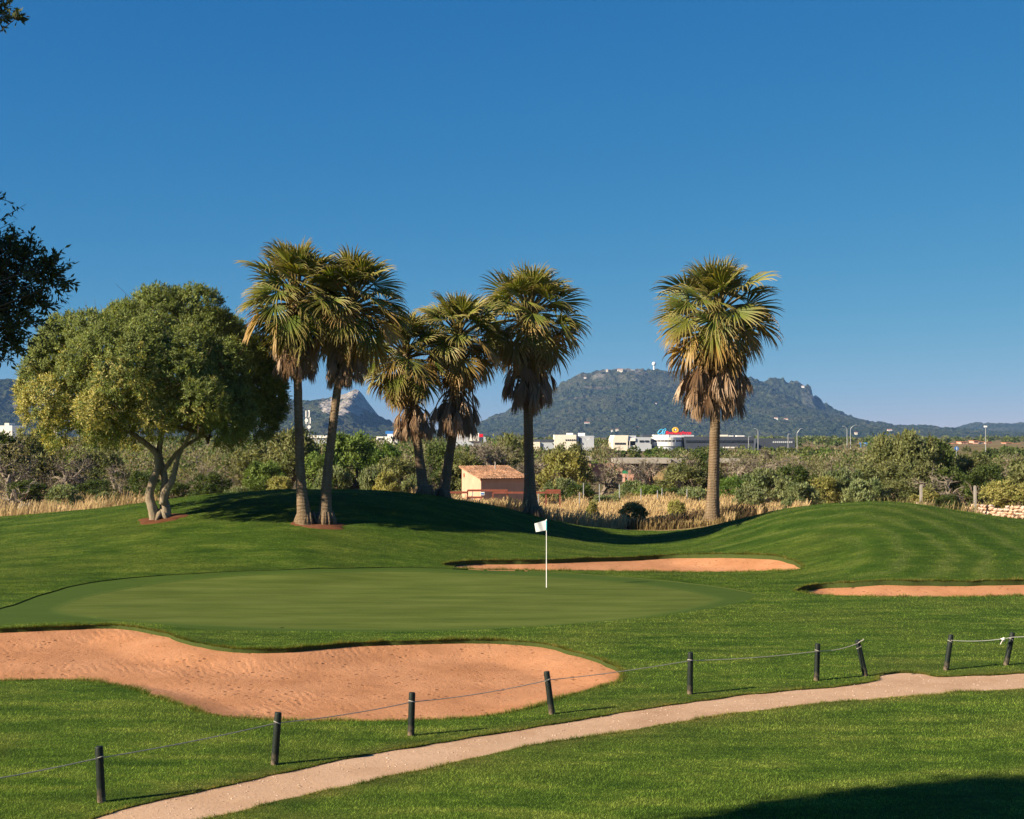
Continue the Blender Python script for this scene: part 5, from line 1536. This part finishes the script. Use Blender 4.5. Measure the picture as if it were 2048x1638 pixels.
# ================================================================== flag
M['pole'] = plain('white_pole', (.80, .80, .78), .35, .5, .04)
t = NT('flag_cloth'); n = t.noise(t.pos(obj_space=True), 22, 3.0, .6)
M['flag'] = t.bsdf(t.mix(t.maprange(n, .60, .68, 0, .22), (.80, .81, .80), (.35, .42, .42)), .85, .15, None, 0, .25)
M['teal'] = plain('teal_hem', (.05, .38, .42), .7, .2, .05)
g0 = gp(1093, 1173)
fp = thing('flagstick', 'white flagstick with a small white flag on the putting green', 'flag', g0)
ht = at(1093.5, 1040, g0.y).z - g0.z
MB().tube([(0, 0, -.05), (0, 0, .8), (0, 0, ht)], [.015, .014, .011], 10).build('pole', M['pole'], fp)
MB().ball((0, 0, ht), .024, 8, 6).build('finial', M['pole'], fp)
ps = g0.y / F
def fl_pt(u, v):      # u 0 at the pole .. 1 at the fly, v 0 top .. 1 bottom
    x = -u * 23 * ps - u * v * (-3.0 * ps) - .018
    z = ht - (.5 + 20 * v) * ps - u * (6.5 - 3.0 * v) * ps
    return (x, .045 * math.sin(u * 6 + v * 1.5) * u + .02 * u, z)
nu, nv_ = 12, 7
V = [fl_pt(i / nu, j / nv_) for j in range(nv_ + 1) for i in range(nu + 1)]
V += [(x, y + .004, z) for (x, y, z) in V]
n1_ = (nu + 1) * (nv_ + 1)
q_ = []
for j in range(nv_):
    for i in range(nu):
        a = j * (nu + 1) + i
        q_ += [(a, a + 1, a + nu + 2, a + nu + 1), (n1_ + a, n1_ + a + nu + 1, n1_ + a + nu + 2, n1_ + a + 1)]
fo = obj('flag', mesh_np('flag', V, [q_], smooth=True), M['flag'], fp)
MB().tube([(0, 0, ht - 20.5 * ps), (0, 0, ht - .5 * ps)], .019, 10).build('hem', M['teal'], fo)

# ================================================================== grass blades near the camera
t = NT('grass_blades')
c = turf_colour(t, 'blade')
f_ = t.node('ShaderNodeAttribute', attribute_name='Col').outputs['Color']
c = t.mix(1.0, c, f_, 'MULTIPLY')
M['blades'] = t.bsdf(c, .7, .12, None, 0, .35, t.mix(1.0, c, (1.2, 1.1, .6), 'MULTIPLY'))
def blades(P, Hh, Wd, lean, rng, bright):
    m = len(P)
    a = rng.uniform(0, 6.283, m)
    s_ = np.c_[np.cos(a), np.sin(a), np.zeros(m)] * Wd[:, None]
    tip = P + lean * Hh[:, None]
    V = np.stack([P - s_, P + s_, tip], 1).reshape(-1, 3)
    return V, np.arange(3 * m).reshape(-1, 3), np.repeat(bright, 3, 0)
rng = np.random.default_rng(77)
N = 600000
Y0, Y1 = 16.5, 46.0
u = rng.random(N)
Y = 1 / (1 / Y0 ** 1.3 + u * (1 / Y1 ** 1.3 - 1 / Y0 ** 1.3)) ** (1 / 1.3)
X = rng.uniform(-1, 1, N) * (.375 * Y + 1.5)
P2 = np.c_[X, Y]
keep = np.ones(N, bool)
for k in ('path', 'bunker_front', 'bunker_side', 'fringe'):
    q = POLY[k]; lo, hi = q.min(0), q.max(0)
    s = np.where((P2 >= lo).all(1) & (P2 <= hi).all(1))[0]
    keep[s[inside(P2[s], q)]] = False
P2 = P2[keep]; m = len(P2)
Z = H(P2[:, 0], P2[:, 1])
wn_ = worn(P2)[:, 0]
hh = rng.uniform(.014, .040, m) * (1 + .5 * fbm(P2[:, 0] * .8, P2[:, 1] * .8, 3, 91)) * (1 - .35 * wn_)
wd = .0023 * (P2[:, 1] / 18) ** 1.0 * rng.uniform(.7, 1.4, m)
ln = np.c_[rng.normal(.15, .55, m), rng.normal(0, .55, m), np.ones(m)]
br = np.clip(rng.normal(1.25, .45, m), .35, 2.5)[:, None] * np.array([[1.62, 1.66, 1.6]])
br = br * (1 - wn_[:, None]) + wn_[:, None] * np.array([[2.3, 1.45, 2.2]]) * rng.uniform(.7, 1.2, (m, 1))
Vb, Tb, Cb = blades(np.c_[P2, Z - .004], hh, wd, ln, rng, br)
o = obj('grass', mesh_np('grass', Vb, [Tb], Cb), M['blades']); tag(o, 'short mown grass blades on the near fairway', kind='stuff')
# the same on the far slopes, sparser
m = 240000
Y = rng.uniform(45, 76, m); X = rng.uniform(-1, 1, m) * (.375 * Y + 2)
P2 = np.c_[X, Y]
keep = Y < np.interp(1024 + F * X / Y, _tx, YCR) + 2.0
for k in ('bunker_back', 'bunker_side', 'fringe'):
    q = POLY[k]; lo, hi = q.min(0), q.max(0)
    s = np.where((P2 >= lo).all(1) & (P2 <= hi).all(1))[0]
    keep[s[inside(P2[s], q)]] = False
P2 = P2[keep]; m = len(P2)
hh = rng.uniform(.02, .05, m) * (1 + .5 * fbm(P2[:, 0] * .8, P2[:, 1] * .8, 3, 91))
ln = np.c_[rng.normal(.15, .55, m), rng.normal(0, .55, m), np.ones(m)]
br = np.clip(rng.normal(.95, .4, m), .3, 2.0)[:, None] * np.array([[1.0, 1.12, .8]])
Vb, Tb, Cb = blades(np.c_[P2, H(P2[:, 0], P2[:, 1]) - .004], hh, .0075 * rng.uniform(.7, 1.5, m), ln, rng, br)
o = obj('grass', mesh_np('grass', Vb, [Tb], Cb), M['blades']); tag(o, 'short mown grass blades on the far slopes', kind='stuff')
# longer tufts along the lips of the bunkers and the edges of the path
PV, PTt, PC, nv = [], [], [], 0
for k, step, h0, per in (('path', .007, .060, 4), ('bunker_front', .009, .10, 5), ('bunker_back', .016, .12, 4), ('bunker_side', .014, .12, 4), ('fringe', .03, .02, 1)):
    C = POLY[k]; C2 = np.vstack([C, C[:1]])
    D = np.r_[0, np.cumsum(np.linalg.norm(np.diff(C2, axis=0), axis=1))]
    s = np.repeat(np.arange(0, D[-1], step), per); s = s + rng.uniform(0, step, len(s))
    E = np.stack([np.interp(s, D, C2[:, 0]), np.interp(s, D, C2[:, 1])], 1)
    Tn = np.stack([np.interp(s + .05, D, C2[:, 0]), np.interp(s + .05, D, C2[:, 1])], 1) - E
    Tn /= np.linalg.norm(Tn, axis=1)[:, None] + 1e-9
    Nn = np.stack([-Tn[:, 1], Tn[:, 0]], 1)
    tst = inside(E[::50] + Nn[::50] * .15, C).mean()
    if tst < .5: Nn = -Nn                       # Nn points into the hollow
    E = E - Nn * (np.abs(rng.normal(0, .05, len(s))) - .012)[:, None]
    m = len(E)
    cl = .55 + .9 * np.clip(fbm(E[:, 0] * 3, E[:, 1] * 3, 3, 95) + .35, 0, 1.2)
    hh = h0 * rng.uniform(.5, 1.2, m) * cl
    wd = .0035 * np.maximum(E[:, 1] / 22, 1) * rng.uniform(.7, 1.4, m)
    ln = np.c_[Nn * rng.normal(.35, .4, (m, 1)) + rng.normal(0, .3, (m, 2)), rng.uniform(.5, 1, m)]
    br = np.clip(rng.normal(1.1, .3, m), .5, 1.9)[:, None] * np.array([[1.1, 1.0, .9]])
    dry = (rng.random((m, 1)) < .22)
    br = np.where(dry, np.array([[2.6, 1.5, 2.6]]), br)
    v, tr, c = blades(np.c_[E, H(E[:, 0], E[:, 1]) - .006], hh, wd, ln, rng, br)
    PV.append(v); PTt.append(tr + nv); PC.append(c); nv += len(v)
o = obj('grass_edges', mesh_np('grass_edges', np.concatenate(PV), [np.concatenate(PTt)], np.concatenate(PC)), M['blades']); tag(o, 'ragged grass overhanging the bunker lips and path edges', kind='stuff')
# grit on the path
r_ = np.random.default_rng(31)
C = POLY['path']; lo, hi = C.min(0), C.max(0)
Q = r_.uniform(lo, hi, (60000, 2)); Q = Q[(Q[:, 1] < 33) & (abs(Q[:, 0]) < .4 * Q[:, 1])]
Q = Q[inside(Q, C)][:2600]
sz = .004 + .012 * r_.random(len(Q)) ** 4
ic = ico / np.linalg.norm(ico[0])
V = (ic[None] * (1 + .2 * r_.normal(size=(len(Q), 12, 1)))) * sz[:, None, None] * np.array([1.2, 1, .7]) + np.c_[Q, H(Q[:, 0], Q[:, 1]) - .014][:, None]
fcs = (np.arange(len(Q))[:, None, None] * 12 + np.array(icf)[None]).reshape(-1, 3)
o = obj('gravel', mesh_np('gravel', V.reshape(-1, 3), [fcs]), M['stone']); tag(o, 'loose grit and small stones on the path', kind='stuff')

# ================================================================== tree at the left edge, near the camera
def near_tree():
    rng = np.random.default_rng(19)
    base = Vector((-8.3, 10.6, 0))
    root = thing('holm_oak', 'dark leafy tree reaching into the picture at the left edge', 'tree', base)
    st = MB()
    st.tube([(0, 0, -.2), (.1, .05, 1.2), (-.05, 0, 2.6), (.1, .1, 3.8)], [.36, .27, .24, .2], 12, True, .05, rng)
    cl = []
    # boughs whose tips show in the photograph: px, py, distance, radius
    for (px, py, Y, r) in [(-8, 488, 12.6, .20), (18, 505, 12.4, .22), (50, 518, 12.5, .20), (-10, 560, 12.7, .34), (40, 560, 12.6, .30), (88, 545, 12.4, .20), (100, 560, 12.4, .18), (-20, 620, 12.7, .36), (30, 610, 12.5, .28), (68, 600, 12.4, .18), (10, 660, 12.5, .26), (-25, 690, 12.6, .26), (35, 650, 12.3, .16),
                           (22, 690, 12.5, .13), (5, 30, 12.6, .14), (30, 38, 12.5, .09), (-40, 10, 12.6, .3), (-35, 400, 12.6, .17), (-60, 480, 12.8, .4), (-90, 560, 12.8, .5), (-90, 660, 12.8, .5), (128, 562, 12.4, .07), (108, 522, 12.4, .08)]:
        q = at(px, py, Y); cl.append((q.x - base.x, q.y - base.y, q.z, r, 1))
    for i in range(260):
        d = unit(rng, 1)[0]; rr = rng.uniform(.3, 1) ** .4
        q = np.array([.7 + d[0] * 3.0 * rr, .8 + d[1] * 2.4 * rr, 7.0 + d[2] * 2.6 * rr])
        w = Vector(q) + base
        if w.x / max(w.y, .1) * F + 1024 > -330: continue
        kz = 1 / math.tan(SUN_EL); sx_, sy_ = w.x + kz * math.cos(SHADOW_AZ) * w.z, w.y + kz * math.sin(SHADOW_AZ) * w.z
        if (sx_ - 2.46) * -.48 + (sy_ - 18.6) * .877 > -.15: continue       # clump left out: crown shaped so its shadow stops at this edge
        if sy_ > 18.2 and (sx_ - 2.46) * .877 + (sy_ - 18.6) * .48 < -.3: continue
        cl.append((q[0], q[1], q[2], rng.uniform(.5, .8), 0))
    Vs, Fs, Cs, nv = [], [], [], 0
    lim = []
    for i in range(9):
        a = i * 2.4; tgt = np.array([1.9 * math.cos(a), 1.9 * math.sin(a), 5.2 + 1.2 * math.sin(i * 2.2)])
        m = np.array([.1, .1, 3.7]) * .5 + tgt * .5 + rng.normal(0, .2, 3)
        st.tube([(.1, .1, 3.6), m, tgt], [.13, .09, .05], 7, True, .08, rng); lim += [tgt, m]
    lim = np.array(lim)
    for (x, y, z, r, fine) in cl:
        c = np.array([x, y, z])
        f = lim[np.argmin(((lim - c) ** 2).sum(1))]
        st.tube([f, (f + c) / 2 + rng.normal(0, .12, 3), c], [.012, .009, .004], 4, False)
        k = max(6, int((40 if fine else 34) * (r / .3) ** (1.5 if fine else 1.0)))
        sd = unit(rng, k) + np.array([.35, -.1, .1]); sd /= np.linalg.norm(sd, axis=1)[:, None]
        sl = r * rng.uniform(.5, 1.5 if fine else 1.25, k)
        per = 12 if fine else 16
        for j in range(k):
            e = c + sd[j] * sl[j]
            s0 = c + sd[j] * sl[j] * .15
            if fine: st.tube([s0, (s0 + e) / 2 + rng.normal(0, .012, 3), e], [.005, .004, .002], 3, False)
        g = np.repeat(np.arange(k), per); n = len(g)
        tt = rng.uniform(.2, 1.0, n)
        P = c + sd[g] * (sl[g] * tt)[:, None] + rng.normal(0, .012 if fine else .05, (n, 3))
        D = sd[g] * .8 + rng.normal(0, .6, (n, 3))
        L = rng.uniform(.045, .075, n) if fine else rng.uniform(.10, .17, n)
        v, fq = leaf_quads(P, D, L, L * rng.uniform(.28, .40, n), rng)
        col = mixc(rng, n, (.042, .062, .024), (.095, .12, .046))
        Vs.append(v); Fs.append(fq + nv); nv += len(v); Cs.append(np.repeat(col, 4, 0))
    st.build('trunk', M['bark_dark'], root, True)
    obj('crown', mesh_np('crown', np.concatenate(Vs), [np.concatenate(Fs)], np.concatenate(Cs)), M['leaf_near'], root)
near_tree()

# ================================================================== air
t = NT('air'); t.n.remove(t.out); t.out = t.node('ShaderNodeOutputMaterial')
pv = t.node('ShaderNodeVolumePrincipled')
pv.inputs['Color'].default_value = (.25, .50, 1.0, 1)
pv.inputs['Density'].default_value = 4.2e-5
pv.inputs['Anisotropy'].default_value = 0.0
t.l.new(pv.outputs[0], t.out.inputs['Volume'])
mb = MB(); mb.box((0, 3900, 180), (19000, 13000, 366))
hz = mb.build('haze', t.m, None); tag(hz, 'thin blue air over the plain', kind='stuff')
